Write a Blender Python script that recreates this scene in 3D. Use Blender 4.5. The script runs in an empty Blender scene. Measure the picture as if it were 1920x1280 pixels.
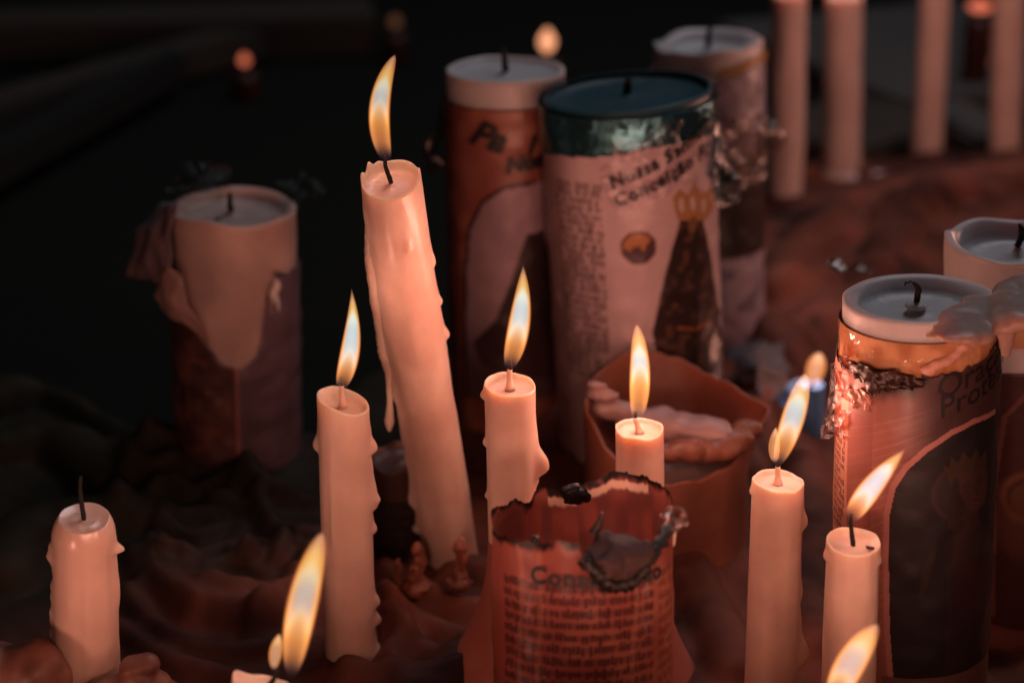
import bpy, bmesh, math, random
import numpy as np
from mathutils import Vector, Matrix, noise

random.seed(7); rng = np.random.default_rng(7)
S = bpy.context.scene
COL = S.collection

# ------------------------------------------------------------------ camera
PITCH = math.radians(22); F = 3500.0; CH = 0.40
cam_d = bpy.data.cameras.new('camera'); cam = bpy.data.objects.new('camera', cam_d); COL.objects.link(cam)
cam.location = (0, 0, CH); cam.rotation_euler = (math.radians(90) - PITCH, 0, 0)
cam_d.sensor_width = 36; cam_d.lens = 36 * F / 1920
cam_d.clip_start = 0.02; cam_d.clip_end = 60
cam_d.dof.use_dof = True; cam_d.dof.focus_distance = 0.685; cam_d.dof.aperture_fstop = 6.0
S.camera = cam
cp, sp = math.cos(PITCH), math.sin(PITCH)

def ray(px, py):
    u = (px - 960) / F; v = (640 - py) / F
    return Vector((u, cp + v * sp, -sp + v * cp))
def at(px, py, Y):                      # the point at horizontal distance Y seen there
    d = ray(px, py); return Vector((0, 0, CH)) + d * (Y / d.y)
def ground(px, py, z=0.0):
    d = ray(px, py); return Vector((0, 0, CH)) + d * ((z - CH) / d.z)

# ------------------------------------------------------------------ object helpers
def tag(o, label=None, cat=None, group=None, kind=None):
    if label: o['label'] = label
    if cat: o['category'] = cat
    if group: o['group'] = group
    if kind: o['kind'] = kind
    return o
def empty(name, loc, label, cat, group=None):
    o = bpy.data.objects.new(name, None); COL.objects.link(o); o.location = loc
    o.empty_display_size = .01
    return tag(o, label, cat, group)
def link(name, me, mat, parent=None, smooth=True):
    if smooth: me.polygons.foreach_set('use_smooth', [True] * len(me.polygons))
    if mat: me.materials.append(mat)
    o = bpy.data.objects.new(name, me); COL.objects.link(o)
    if parent:
        o.parent = parent; o.matrix_parent_inverse = Matrix.Translation(parent.location).inverted()
    return o
def mesh(name, V, Fc):
    me = bpy.data.meshes.new(name); me.from_pydata([tuple(v) for v in V], [], Fc); me.update(); return me
def fn(x, y, z, s): return noise.noise(Vector((x * s, y * s, z * s)))
def ss(a, b, x):
    t = np.clip((x - a) / (b - a), 0, 1) if isinstance(x, np.ndarray) else min(1, max(0, (x - a) / (b - a)))
    return t * t * (3 - 2 * t)

# ------------------------------------------------------------------ materials
def newmat(name):
    m = bpy.data.materials.new(name); m.use_nodes = True; nt = m.node_tree
    return m, nt, nt.nodes['Principled BSDF'], nt.nodes['Material Output']
def setin(b, **k):
    for n, v in k.items():
        b.inputs[n.replace('_', ' ')].default_value = v
def add_bump(nt, b, scale, strength, dist=.0004, detail=3, coord='Object'):
    tc = nt.nodes.new('ShaderNodeTexCoord'); n = nt.nodes.new('ShaderNodeTexNoise'); bp = nt.nodes.new('ShaderNodeBump')
    n.inputs['Scale'].default_value = scale; n.inputs['Detail'].default_value = detail
    bp.inputs['Strength'].default_value = strength; bp.inputs['Distance'].default_value = dist
    nt.links.new(tc.outputs[coord], n.inputs['Vector']); nt.links.new(n.outputs['Fac'], bp.inputs['Height'])
    nt.links.new(bp.outputs['Normal'], b.inputs['Normal']); return n, tc
def wax(name, c1, c2, sss=.5, rough=.42, rad=.006, scale=60, bump=.25, spec=.45):
    m, nt, b, out = newmat(name)
    n, tc = add_bump(nt, b, 260, bump, .0005)
    n2 = nt.nodes.new('ShaderNodeTexNoise'); n2.inputs['Scale'].default_value = scale; n2.inputs['Detail'].default_value = 4
    nt.links.new(tc.outputs['Object'], n2.inputs['Vector'])
    r = nt.nodes.new('ShaderNodeValToRGB'); r.color_ramp.elements[0].position = .35; r.color_ramp.elements[1].position = .7
    r.color_ramp.elements[0].color = (*c1, 1); r.color_ramp.elements[1].color = (*c2, 1)
    nt.links.new(n2.outputs['Fac'], r.inputs['Fac']); nt.links.new(r.outputs['Color'], b.inputs['Base Color'])
    setin(b, Roughness=rough, Subsurface_Weight=sss, Subsurface_Scale=rad * 1.6, Specular_IOR_Level=spec)
    b.inputs['Subsurface Radius'].default_value = (1.0, .42, .22)
    return m
def plain(name, c, rough=.6, metal=0, bump=None, spec=.5, coat=0):
    m, nt, b, out = newmat(name)
    setin(b, Roughness=rough, Metallic=metal, Specular_IOR_Level=spec, Coat_Weight=coat)
    b.inputs['Base Color'].default_value = (*c, 1)
    if bump: add_bump(nt, b, *bump)
    return m
def printed(name, rough=.38, coat=.25, trans=0, bump=(35, .25, .002)):
    m, nt, b, out = newmat(name)
    a = nt.nodes.new('ShaderNodeVertexColor'); a.layer_name = 'print'
    nt.links.new(a.outputs['Color'], b.inputs['Base Color'])
    setin(b, Roughness=rough, Coat_Weight=coat, Coat_Roughness=.25, Subsurface_Weight=trans, Subsurface_Scale=.006)
    add_bump(nt, b, *bump)
    return m
def film(name, tint=(.93, .93, .94), gloss=.16, rough=.12):
    m, nt, b, out = newmat(name); nt.nodes.remove(b)
    t = nt.nodes.new('ShaderNodeBsdfTransparent'); t.inputs['Color'].default_value = (*tint, 1)
    g = nt.nodes.new('ShaderNodeBsdfGlossy'); g.inputs['Roughness'].default_value = rough
    mx = nt.nodes.new('ShaderNodeMixShader'); mx.inputs[0].default_value = gloss
    tc = nt.nodes.new('ShaderNodeTexCoord'); n = nt.nodes.new('ShaderNodeTexNoise'); bp = nt.nodes.new('ShaderNodeBump')
    n.inputs['Scale'].default_value = 160; n.inputs['Distortion'].default_value = 1.5
    bp.inputs['Strength'].default_value = .9; bp.inputs['Distance'].default_value = .002
    nt.links.new(tc.outputs['Object'], n.inputs['Vector']); nt.links.new(n.outputs['Fac'], bp.inputs['Height'])
    nt.links.new(bp.outputs['Normal'], g.inputs['Normal'])
    nt.links.new(t.outputs[0], mx.inputs[1]); nt.links.new(g.outputs[0], mx.inputs[2]); nt.links.new(mx.outputs[0], out.inputs['Surface'])
    return m

W_IVORY = wax('ivory_wax', (.66, .46, .37), (.86, .67, .55), scale=38, rough=.36)
W_PALE = wax('pale_wax', (.64, .53, .51), (.74, .62, .60), rad=.008, scale=35)
W_GREY = wax('greyish_wax', (.52, .49, .50), (.62, .58, .58), rad=.006, scale=35, bump=.35)
W_AMBER = wax('amber_wax', (.62, .34, .17), (.74, .44, .24), rough=.25, rad=.006, scale=70, bump=.3)
W_STUB = wax('brown_wax', (.16, .06, .04), (.34, .14, .09), rad=.006, scale=26, bump=.4)
W_ROSE = wax('rose_wax', (.62, .30, .22), (.72, .38, .28), rad=.006, scale=40)
W_BLUE = plain('dark_blue_wax', (.022, .072, .095), .42, bump=(60, .4, .002))
M_WICK = plain('charred_wick', (.008, .007, .007), .85)
M_WICKW = wax('waxed_wick', (.62, .42, .32), (.70, .50, .40), rough=.3)
M_CHAR = plain('charred_edge', (.012, .009, .008), .5, bump=(300, .6, .001))
M_INK = plain('black_ink', (.012, .010, .012), .5)
M_INK2 = plain('grey_ink', (.06, .035, .035), .5)
M_FOIL = plain('dark_teal_foil', (.06, .19, .22), .17, metal=.85, bump=(150, .6, .002, 4))
M_FILM = film('cellophane')
M_FILMT = film('teal_cellophane', (.30, .52, .60), .22, .2)
M_PAPER = plain('scorched_paper', (.20, .14, .15), .7, bump=(60, .4, .002))
M_PRINT = printed('printed_label')
M_PRINTG = printed('glossy_printed_label', .42, .12, 0, (70, .35, .002))
M_PRINTT = printed('thin_printed_label', .32, .4, .35, (50, .3, .002))

# ------------------------------------------------------------------ shader expressions for the flame
class X:
    nt = None
    def __init__(s, sock): s.s = sock
    @staticmethod
    def op(o, *a):
        n = X.nt.nodes.new('ShaderNodeMath'); n.operation = o
        for i, v in enumerate(a):
            if isinstance(v, X): X.nt.links.new(v.s, n.inputs[i])
            else: n.inputs[i].default_value = v
        return X(n.outputs[0])
    def __add__(s, o): return X.op('ADD', s, o)
    def __radd__(s, o): return X.op('ADD', s, o)
    def __sub__(s, o): return X.op('SUBTRACT', s, o)
    def __rsub__(s, o): return X.op('SUBTRACT', o, s)
    def __mul__(s, o): return X.op('MULTIPLY', s, o)
    def __rmul__(s, o): return X.op('MULTIPLY', s, o)
    def __truediv__(s, o): return X.op('DIVIDE', s, o)
    def __rtruediv__(s, o): return X.op('DIVIDE', o, s)
    def pw(s, e): return X.op('POWER', s, e)
    def sm(s, a, b):                    # smoothstep from a (0) to b (1); a may exceed b
        n = X.nt.nodes.new('ShaderNodeMapRange'); n.interpolation_type = 'SMOOTHSTEP'
        lo, hi = (a, b) if a < b else (b, a)
        n.inputs['From Min'].default_value = lo; n.inputs['From Max'].default_value = hi
        n.inputs['To Min'].default_value = 0 if a < b else 1; n.inputs['To Max'].default_value = 1 if a < b else 0
        X.nt.links.new(s.s, n.inputs['Value']); return X(n.outputs['Result'])

def flame_mat(bend, ea, eb, power, core, hollow, side, hw):
    g = min(1.0, core * 4)                              # little flames are plain orange
    m = bpy.data.materials.new('flame'); m.use_nodes = True; nt = m.node_tree; X.nt = nt
    nt.nodes.clear(); out = nt.nodes.new('ShaderNodeOutputMaterial')
    tc = nt.nodes.new('ShaderNodeTexCoord'); sep = nt.nodes.new('ShaderNodeSeparateXYZ')
    nt.links.new(tc.outputs['Object'], sep.inputs[0])
    x, y, z = (X(sep.outputs[i]) for i in range(3))
    t = X.op('MINIMUM', X.op('MAXIMUM', z, .001), .999)
    tm = ea / (ea + eb); k = 1 / (tm ** ea * (1 - tm) ** eb)
    R = t.pw(ea) * (1 - t).pw(eb) * k
    off = t * (1 - t) * (4 * bend)
    dx = x - off
    q = X.op('SQRT', dx * dx + y * y) / R
    foot = z.sm(.02, .16); q2 = X.op('MINIMUM', q, 1.2).pw(2); zb = z + q2 * .28; zt = z + q2 * .16
    iR = 1 / X.op('MAXIMUM', R, .30)
    outer = q.sm(1.02, .86) * foot
    edge = outer * q.sm(.66, .90)
    tip = q.sm(1.0, .45) * zt.sm(.66, .92) * iR
    yel = q.sm(.92, .78) * q.sm(.56, .76) * z.sm(.98, .80) * z.sm(.20, .40)
    cap = q.sm(.85, .6) * zt.sm(.62, .78) * zt.sm(1.0, .84) * iR
    arch = q.sm(.95, .6) * zb.sm(hollow, hollow + .08) * zb.sm(hollow + .19, hollow + .09)
    cor = q.sm(.88, .68) * zt.sm(.86, .74) * zb.sm(hollow + .05, hollow + .15) * iR
    low = q.sm(.95, .75) * q.sm(.34, .72) * z.sm(.04, .20) * z.sm(hollow + .20, hollow - .05)
    inn = q.sm(.7, .3) * z.sm(.1, .25) * z.sm(hollow + .1, hollow - .1)
    blue = q.sm(1.05, .9) * q.sm(.5, .85) * z.sm(.20, .08) * z.sm(0, .03)
    def chan(i):
        C = lambda *c: c[i]
        return (edge * C(.82, .25, .06) + tip * C(.34, .165, .09) + yel * (C(.22, .15, .005) * g) + cap * (C(.14, .13, .003) * g) + arch * (C(.22, .13, .01) * g) + q.sm(.95, .4) * foot * (C(.30, .15, .085) * (1 - g)) * iR
                + cor * (C(.15, .29, .36) * core) + low * (C(.44, .17, .055) * side) + inn * C(.08, .015, .005) + blue * C(.006, .012, .03)) * power
    cmb = nt.nodes.new('ShaderNodeCombineXYZ')
    for i in range(3): nt.links.new(chan(i).s, cmb.inputs[i])
    em = nt.nodes.new('ShaderNodeEmission'); nt.links.new(cmb.outputs[0], em.inputs['Color'])
    em.inputs['Strength'].default_value = 1 / hw
    nt.links.new(em.outputs[0], out.inputs['Volume'])
    tr = nt.nodes.new('ShaderNodeBsdfTransparent'); e2 = nt.nodes.new('ShaderNodeEmission'); ad = nt.nodes.new('ShaderNodeAddShader')
    e2.inputs['Color'].default_value = (1, .35, .12, 1); e2.inputs['Strength'].default_value = .004
    nt.links.new(tr.outputs[0], ad.inputs[0]); nt.links.new(e2.outputs[0], ad.inputs[1]); nt.links.new(ad.outputs[0], out.inputs['Surface'])
    m.cycles.volume_step_rate = .12
    return m

LIGHTC = (1.0, .42, .30)
def warm_light(loc, power, size=.005, parent=None, color=LIGHTC):
    ld = bpy.data.lights.new('flame_light', 'POINT'); ld.energy = power; ld.shadow_soft_size = size; ld.color = color
    o = bpy.data.objects.new('flame_light', ld); COL.objects.link(o); o.location = loc
    if parent: o.parent = parent; o.matrix_parent_inverse = Matrix.Translation(parent.location).inverted()
    return o

def flame(parent, base, tip, hw, bend=0.0, ea=.55, eb=.85, power=1.0, core=1.0, hollow=.38, side=1.0, light=.035, name='flame'):
    hw *= .93; base, tip = Vector(base), Vector(tip); ax = tip - base; L = ax.length; Z = ax.normalized()
    Xv = Vector((1, 0, 0)); Xv = (Xv - Z * Xv.dot(Z)).normalized(); Yv = Z.cross(Xv)
    N, K = 32, 40; V = []; Fc = []
    tm = ea / (ea + eb); k = 1 / (tm ** ea * (1 - tm) ** eb)
    for j in range(K + 1):
        t = j / K; tt = min(.999, max(.001, t)); R = k * tt ** ea * (1 - tt) ** eb * 1.03 + (.015 if 0 < j < K else 0.004)
        for i in range(N):
            a = 2 * math.pi * i / N; V.append((math.cos(a) * R + 4 * bend * t * (1 - t), math.sin(a) * R, t * 1.02 - .01))
    for j in range(K):
        for i in range(N):
            a, b = j * N + i, j * N + (i + 1) % N; Fc.append((a, b, b + N, a + N))
    Fc.append(tuple(range(N - 1, -1, -1))); Fc.append(tuple(K * N + i for i in range(N)))
    o = link(name, mesh(name, V, Fc), flame_mat(bend, ea, eb, power, core, hollow, side, hw))
    M = Matrix((Xv, Yv, Z)).transposed().to_4x4(); M = Matrix.Translation(base) @ M @ Matrix.Diagonal((hw, hw, L, 1))
    o.parent = parent
    o.matrix_parent_inverse = Matrix.Translation(parent.location).inverted()
    o.matrix_basis = M
    if light: warm_light(base.lerp(tip, .68) + Xv * bend * hw, light, .004, parent)
    return o

# ------------------------------------------------------------------ shapes
def axes(B, T):
    Z = (Vector(T) - Vector(B)).normalized(); Xv = Vector((1, 0, 0)); Xv = (Xv - Z * Xv.dot(Z)).normalized()
    return Xv, Z.cross(Xv), Z
def tube(name, pts, rads, mat, parent=None, N=12, seed=0, rough=0.0, label=None):
    P = [Vector(p) for p in pts]; V = []; Fc = []; n = len(P)
    prev = None
    for i, p in enumerate(P):
        d = (P[min(i + 1, n - 1)] - P[max(i - 1, 0)]).normalized()
        a = Vector((1, 0, 0)) if prev is None else prev
        a = (a - d * a.dot(d)); a = a.normalized() if a.length > 1e-6 else Vector((0, 1, 0)); b = d.cross(a); prev = a
        for k in range(N):
            th = 2 * math.pi * k / N; r = rads[i] * (1 + rough * noise.noise(Vector((k * .9 + seed, i * .7, seed))))
            V.append(p + (a * math.cos(th) + b * math.sin(th)) * r)
    for i in range(n - 1):
        for k in range(N):
            A, B2 = i * N + k, i * N + (k + 1) % N; Fc.append((A, B2, B2 + N, A + N))
    Fc.append(tuple(range(N - 1, -1, -1))); Fc.append(tuple((n - 1) * N + k for k in range(N)))
    o = link(name, mesh(name, V, Fc), mat, parent)
    if label: o['label'] = label
    return o
def spline(pts, n=8):
    P = [Vector(p) for p in pts]; P = [P[0] * 2 - P[1]] + P + [P[-1] * 2 - P[-2]]; out = []
    for i in range(1, len(P) - 2):
        for k in range(n):
            t = k / n; a, b, c, d = P[i - 1:i + 3]
            out.append(.5 * ((2 * b) + (c - a) * t + (2 * a - 5 * b + 4 * c - d) * t * t + (3 * b - a - 3 * c + d) * t ** 3))
    out.append(P[-2]); return out
def lerpl(vals, n):
    xs = np.linspace(0, 1, len(vals)); return list(np.interp(np.linspace(0, 1, n), xs, vals))
def soft_tube(name, pts, rads, mat, parent=None, **k):
    s = spline(pts); return tube(name, s, lerpl(rads, len(s)), mat, parent, **k)

def wax_body(name, B, T, r0, r1, mat, parent, tilt=(0, 0), drips=(), runs=(), rimw=.12, depth=.0022, rough=.0003, rimn=.0006,
             seed=0, N=112, M=150, dome=0.0, cone=0.0, peaks=(), flat_rim=0.0):
    """Candle body: a noisy cylinder with drips, a rim and a sunken melt pool."""
    B, T = Vector(B), Vector(T); Xv, Yv, Z = axes(B, T); L = (T - B).length; V = []; Fc = []
    ph = [2 * math.pi * i / N for i in range(N)]
    def rimh(a):
        h = tilt[0] * math.cos(a) + tilt[1] * math.sin(a) + rimn * noise.noise(Vector((math.cos(a) * 1.6 + seed, math.sin(a) * 1.6, 3.1)))
        for (pa, pw_, phh) in peaks:
            d = (a - math.radians(pa) + math.pi) % (2 * math.pi) - math.pi; h += phh * math.exp(-(d / math.radians(pw_)) ** 2)
        return h
    for j in range(M + 1):
        s = L * j / M; rr = r0 + (r1 - r0) * j / M; up = ss(.75, 1, j / M); below = L - s
        for a in ph:
            x, y = math.cos(a), math.sin(a)
            r = rr + rough * noise.noise(Vector((x * 1.5 + seed, y * 1.5, s * 35))) + rough * .25 * noise.noise(Vector((x * 2.5 + seed, y * 2.5, s * 90)))
            for (pa, top, ln, wd, pr, bulb) in drips:        # deg, metres below the top, length, angular half width, thickness, bead
                d = (a - math.radians(pa) + math.pi) % (2 * math.pi) - math.pi
                if abs(d) > math.radians(wd) * 3: continue
                u = (below - top) / ln
                g = math.exp(-(d / math.radians(wd)) ** 2)
                if -.3 < u < 1.6:
                    body = ss(-.2, .35, u) * (1 - ss(.90, 1.05, u)); bead = math.exp(-abs((u - .80) / .27) ** 2.6) if u < .80 else math.exp(-abs((u - .80) / .15) ** 3)
                    r += g * (pr * body * (.6 + .4 * u) + bulb * .85 * bead)
            for (pa, wd, pr, amp, wl) in runs:               # long ridge with scallops
                d = (a - math.radians(pa) + math.pi) % (2 * math.pi) - math.pi
                if abs(d) > math.radians(wd) * 3: continue
                w = noise.noise(Vector((below / wl, pa, seed))) + .4 * noise.noise(Vector((below / wl * 2.7, pa, seed + 4)))
                r += math.exp(-(d / math.radians(wd)) ** 2) * (pr + amp * w) * ss(0.0, .012, below)
            if dome and below < dome: r *= 1 - .16 * (1 - below / dome) ** 2
            V.append(B + Z * (s + up * rimh(a)) + Xv * (x * r) + Yv * (y * r))
    prof = [(.985, .0003), (.96, .0005), (.93, .0004), (1 - rimw, -.0004), (1 - rimw * 1.25, -depth * .6), (1 - rimw * 1.7, -depth * .95)]; m_ = 1 - rimw * 1.7; prof += [(m_ * .66, -depth), (m_ * .4, -depth * .97), (m_ * .16, -depth * .8), (m_ * .04, -depth * .45)]
    last = [V[M * N + i] for i in range(N)]; cen = sum(last, Vector()) / N
    for (f, dz) in prof:
        for i in range(N):
            a = ph[i]; p = cen + (last[i] - cen) * f
            if f < 1 - rimw * 1.2:
                hz = (p - cen).dot(Z); p = p - Z * hz * (1 if f < .6 else .6)
                p += Z * .00025 * noise.noise(Vector((p.x * 400, p.y * 400, seed)))
            V.append(p + Z * dz)
    J = M + 1 + len(prof)
    for j in range(J - 1):
        for i in range(N):
            a, b = j * N + i, j * N + (i + 1) % N; Fc.append((a, b, b + N, a + N))
    Fc.append(tuple((J - 1) * N + i for i in range(N))); Fc.append(tuple(range(N - 1, -1, -1)))
    link(name, mesh(name, V, Fc), mat, parent)
    return cen - Z * depth * .45, Z

def taper(label, B, T, r0, r1, group=None, mat=None, wick=None, fl=None, waxlen=.006, name='taper_candle', **k):
    k.setdefault('rough', .00018); k.setdefault('M', 250); k.setdefault('N', 128)
    sd_ = k.get('seed', 0); k.setdefault('runs', [(-62 - 5 * (sd_ % 4), 9, .00012, .0003, .018), (-118 + 4 * (sd_ % 5), 8, .0001, .0003, .024)]); B, T = Vector(B), Vector(T)
    root = empty(name, B, label, 'candle', group)
    c, Z = wax_body('wax_body', B, T, r0, r1, mat or W_IVORY, root, **k)
    if wick:
        tip = Vector(wick[-1]); pts = [c - Z * .001] + [Vector(w) for w in wick]
        s = spline(pts, 6); n = len(s); w = tube('wick', s, [.0009 - .0003 * i / n for i in range(n)], M_WICK, root, N=8, rough=.3)
        k2 = max(2, int(n * .62)) if waxlen else 0
        if k2: tube('waxed_wick', [p + Vector((0, -.0001, 0)) for p in s[:k2]], [.0020 - .0009 * min(1, i / (k2 * .35)) - .0002 * i / k2 for i in range(k2)], M_WICKW, w, N=12, rough=.15)
    if fl: flame(root, **fl)
    return root

# ------------------------------------------------------------------ labels
class Cyl:
    def __init__(s, B, T, r):
        s.B, s.T, s.r = Vector(B), Vector(T), r; s.X, s.Y, s.Z = axes(B, T); s.L = (s.T - s.B).length
    def pt(s, u, v, dr=0.0):            # u mm round from the front (+ = right), v mm up
        a = u / 1000 / s.r - math.pi / 2; R = s.r + dr
        return s.B + s.Z * (v / 1000) + s.X * (math.cos(a) * R) + s.Y * (math.sin(a) * R)
    def uv(s, px, py, clampx=True):     # where a sight line meets the cylinder, in mm
        o = Vector((0, 0, CH)) - s.B; d = ray(px, py)
        ox, oy, oz = o.dot(s.X), o.dot(s.Y), o.dot(s.Z); dx, dy, dz = d.dot(s.X), d.dot(s.Y), d.dot(s.Z)
        A = dx * dx + dy * dy; Bq = 2 * (ox * dx + oy * dy); C = ox * ox + oy * oy - s.r ** 2; D = max(0, Bq * Bq - 4 * A * C)
        t = (-Bq - math.sqrt(D)) / (2 * A); x, y, z = ox + t * dx, oy + t * dy, oz + t * dz
        return ((math.atan2(y, x) + math.pi / 2) * s.r * 1000, z * 1000)
    def poly(s, pts): return [s.uv(*p) for p in pts]

def inpoly(U, V, P):
    m = np.zeros(U.shape, bool); n = len(P)
    for i in range(n):
        x1, y1 = P[i]; x2, y2 = P[(i + 1) % n]
        if y1 == y2: continue
        c = ((y1 > V) != (y2 > V)) & (U < (x2 - x1) * (V - y1) / (y2 - y1) + x1); m ^= c
    return m
def dline(U, V, P):
    d = np.full(U.shape, 1e9)
    for i in range(len(P) - 1):
        x1, y1 = P[i]; x2, y2 = P[i + 1]; L2 = (x2 - x1) ** 2 + (y2 - y1) ** 2 + 1e-9
        t = np.clip(((U - x1) * (x2 - x1) + (V - y1) * (y2 - y1)) / L2, 0, 1)
        d = np.minimum(d, np.hypot(U - x1 - t * (x2 - x1), V - y1 - t * (y2 - y1)))
    return d
def vnoise(U, V, s, seed=0):
    r = np.random.default_rng(seed); g = r.random((64, 64)); x = (U / s) % 64; y = (V / s) % 64
    i = np.floor(x).astype(int); j = np.floor(y).astype(int); fx = x - i; fy = y - j; fx = fx * fx * (3 - 2 * fx); fy = fy * fy * (3 - 2 * fy)
    i %= 64; j %= 64; i2 = (i + 1) % 64; j2 = (j + 1) % 64
    return g[i, j] * (1 - fx) * (1 - fy) + g[i2, j] * fx * (1 - fy) + g[i, j2] * (1 - fx) * fy + g[i2, j2] * fx * fy
def mixc(C, m, col):
    m = np.asarray(m, float)[..., None]; C[:] = C * (1 - m) + np.array(col) * m
def textlines(U, V, u0, u1, vtop, vbot, pitch, xh, seed, slope=0.0):
    """Soft rows of small print too blurred to read."""
    M = np.zeros(U.shape); r = np.random.default_rng(seed); k = 0
    Vs = V + slope * (U - u0)
    while vtop - k * pitch > vbot:
        c = vtop - k * pitch; row = np.abs(Vs - c) < xh / 2
        x = u0; end = u1 - (r.random() * .25 * (u1 - u0) if k % 6 == 5 else r.random() * .04 * (u1 - u0))
        while x < end:
            w = (2 + r.integers(0, 7)) * xh * .62; w = min(w, end - x)
            n = max(1, int(w / (xh * .62)))
            for q in range(n):
                a = x + q * xh * .62; hgt = r.choice([.5, .5, .5, .85, .78]); lo = r.choice([.5, .5, .5, .5, .85])
                cell = (U >= a) & (U < a + xh * .40) & (Vs - c < hgt * xh) & (c - Vs < lo * xh)
                M = np.maximum(M, cell * .9)
                M = np.maximum(M, ((U >= a) & (U < a + xh * .62) & (np.abs(Vs - c - r.choice([-.4, 0, .4]) * xh) < .12 * xh)) * .8)
            x += w + xh * .55
        k += 1
    return M
def label_mesh(cyl, name, parent, paint, keep, u0, u1, v0, v1, step, mat, dr=.0005, thick=0.0, wob=0.0, seed=0):
    nu = int((u1 - u0) / step) + 1; nv = int((v1 - v0) / step) + 1
    us = np.linspace(u0, u1, nu); vs = np.linspace(v0, v1, nv); U, V = np.meshgrid(us, vs)
    C = np.zeros(U.shape + (3,)); paint(U, V, C); K = keep(U, V) if keep else np.ones(U.shape, bool)
    a = U / 1000 / cyl.r - math.pi / 2; R = cyl.r + dr + wob * (vnoise(U + 300, V + 300, 7, seed) - .3)
    P = (np.array(cyl.B)[None, None] + np.array(cyl.Z) * (V / 1000)[..., None] + np.array(cyl.X) * (np.cos(a) * R)[..., None] + np.array(cyl.Y) * (np.sin(a) * R)[..., None])
    idx = -np.ones(U.shape, int); q = K[:-1, :-1] & K[1:, :-1] & K[:-1, 1:] & K[1:, 1:]
    used = np.zeros(U.shape, bool); used[:-1, :-1] |= q; used[1:, :-1] |= q; used[:-1, 1:] |= q; used[1:, 1:] |= q
    idx[used] = np.arange(used.sum())
    Fq = np.stack([idx[:-1, :-1][q], idx[:-1, 1:][q], idx[1:, 1:][q], idx[1:, :-1][q]], 1)
    me = mesh(name, P[used].tolist(), Fq.tolist())
    ca = me.color_attributes.new('print', 'FLOAT_COLOR', 'POINT')
    cc = np.ones((used.sum(), 4), np.float32); cc[:, :3] = C[used]; ca.data.foreach_set('color', cc.ravel())
    o = link(name, me, mat, parent)
    if thick:
        md = o.modifiers.new('thickness', 'SOLIDIFY'); md.thickness = thick; md.offset = 0
    return o
def lettering(cyl, parent, txt, uv, size, ang, mat, dr=.0009, shear=0.0, bold=0.0, name='lettering', space=1.0, align='LEFT'):
    cu = bpy.data.curves.new('t', 'FONT'); cu.body = txt; cu.size = size; cu.shear = shear; cu.offset = bold; cu.space_character = space
    cu.align_x = align; cu.resolution_u = 4
    o = bpy.data.objects.new('t', cu); COL.objects.link(o)
    dg = bpy.context.evaluated_depsgraph_get(); me = bpy.data.meshes.new_from_object(o.evaluated_get(dg))
    bpy.data.objects.remove(o); bm = bmesh.new(); bm.from_mesh(me)
    bmesh.ops.triangulate(bm, faces=bm.faces)
    ed = [e for e in bm.edges if e.calc_length() > size * .12]
    bmesh.ops.subdivide_edges(bm, edges=ed, cuts=3)
    ca, sa = math.cos(ang), math.sin(ang)
    for v in bm.verts:
        x, y = v.co.x, v.co.y; v.co = cyl.pt(uv[0] + x * ca - y * sa, uv[1] + x * sa + y * ca, dr)
    m2 = bpy.data.meshes.new(name); bm.to_mesh(m2); bm.free()
    return link(name, m2, mat, parent, smooth=False)

def crumple(name, grid, mat, parent, amp=.003, seed=0, n=26, thick=0.0, sc=90):
    """A crumpled sheet through a coarse grid (rows of points)."""
    G = np.array([[list(p) for p in row] for row in grid]); r, c, _ = G.shape
    def up(A, m, ax):
        k = A.shape[ax]; x = np.linspace(0, k - 1, m); i = np.minimum(np.floor(x).astype(int), k - 2); f = x - i
        f = f * f * (3 - 2 * f) * .5 + f * .5
        sh = [1] * A.ndim; sh[ax] = m; f = f.reshape(sh); return np.take(A, i, ax) * (1 - f) + np.take(A, i + 1, ax) * f
    P = up(up(G, n, 0), n, 1); V = []
    for i in range(n):
        for j in range(n):
            p = Vector(P[i, j]); q = p * sc + Vector((seed, seed * .7, 0))
            d = Vector((abs(noise.noise(q)) * 2 - .5, abs(noise.noise(q + Vector((9, 3, 1)))) * 2 - .5, noise.noise(q + Vector((2, 8, 5))))) * amp
            V.append(p + d)
    Fc = [(i * n + j, i * n + j + 1, (i + 1) * n + j + 1, (i + 1) * n + j) for i in range(n - 1) for j in range(n - 1)]
    o = link(name, mesh(name, V, Fc), mat, parent)
    if thick:
        md = o.modifiers.new('thickness', 'SOLIDIFY'); md.thickness = thick
    return o
def lump(name, balls, mat, parent=None, vox=.0015, rough=.0012, seed=0, sc=70, it=6):
    bm = bmesh.new()
    for (c, r, sx) in balls:
        g = bmesh.ops.create_icosphere(bm, subdivisions=4, radius=r)
        bmesh.ops.scale(bm, vec=sx, verts=g['verts']); bmesh.ops.translate(bm, vec=c, verts=g['verts'])
    me = bpy.data.meshes.new(name); bm.to_mesh(me); bm.free(); o = link(name, me, mat, None)
    md = o.modifiers.new('r', 'REMESH'); md.mode = 'VOXEL'; md.voxel_size = vox; md.use_smooth_shade = True
    sm = o.modifiers.new('s', 'SMOOTH'); sm.factor = .5; sm.iterations = it
    dg = bpy.context.evaluated_depsgraph_get(); m2 = bpy.data.meshes.new_from_object(o.evaluated_get(dg))
    o.modifiers.clear(); o.data = m2
    for v in m2.vertices:
        v.co += v.normal * rough * (noise.noise(v.co * sc + Vector((seed, 0, 0))) + .5 * noise.noise(v.co * sc * 2.3))
    m2.polygons.foreach_set('use_smooth', [True] * len(m2.polygons))
    if parent: o.parent = parent; o.matrix_parent_inverse = Matrix.Translation(parent.location).inverted()
    return o

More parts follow.
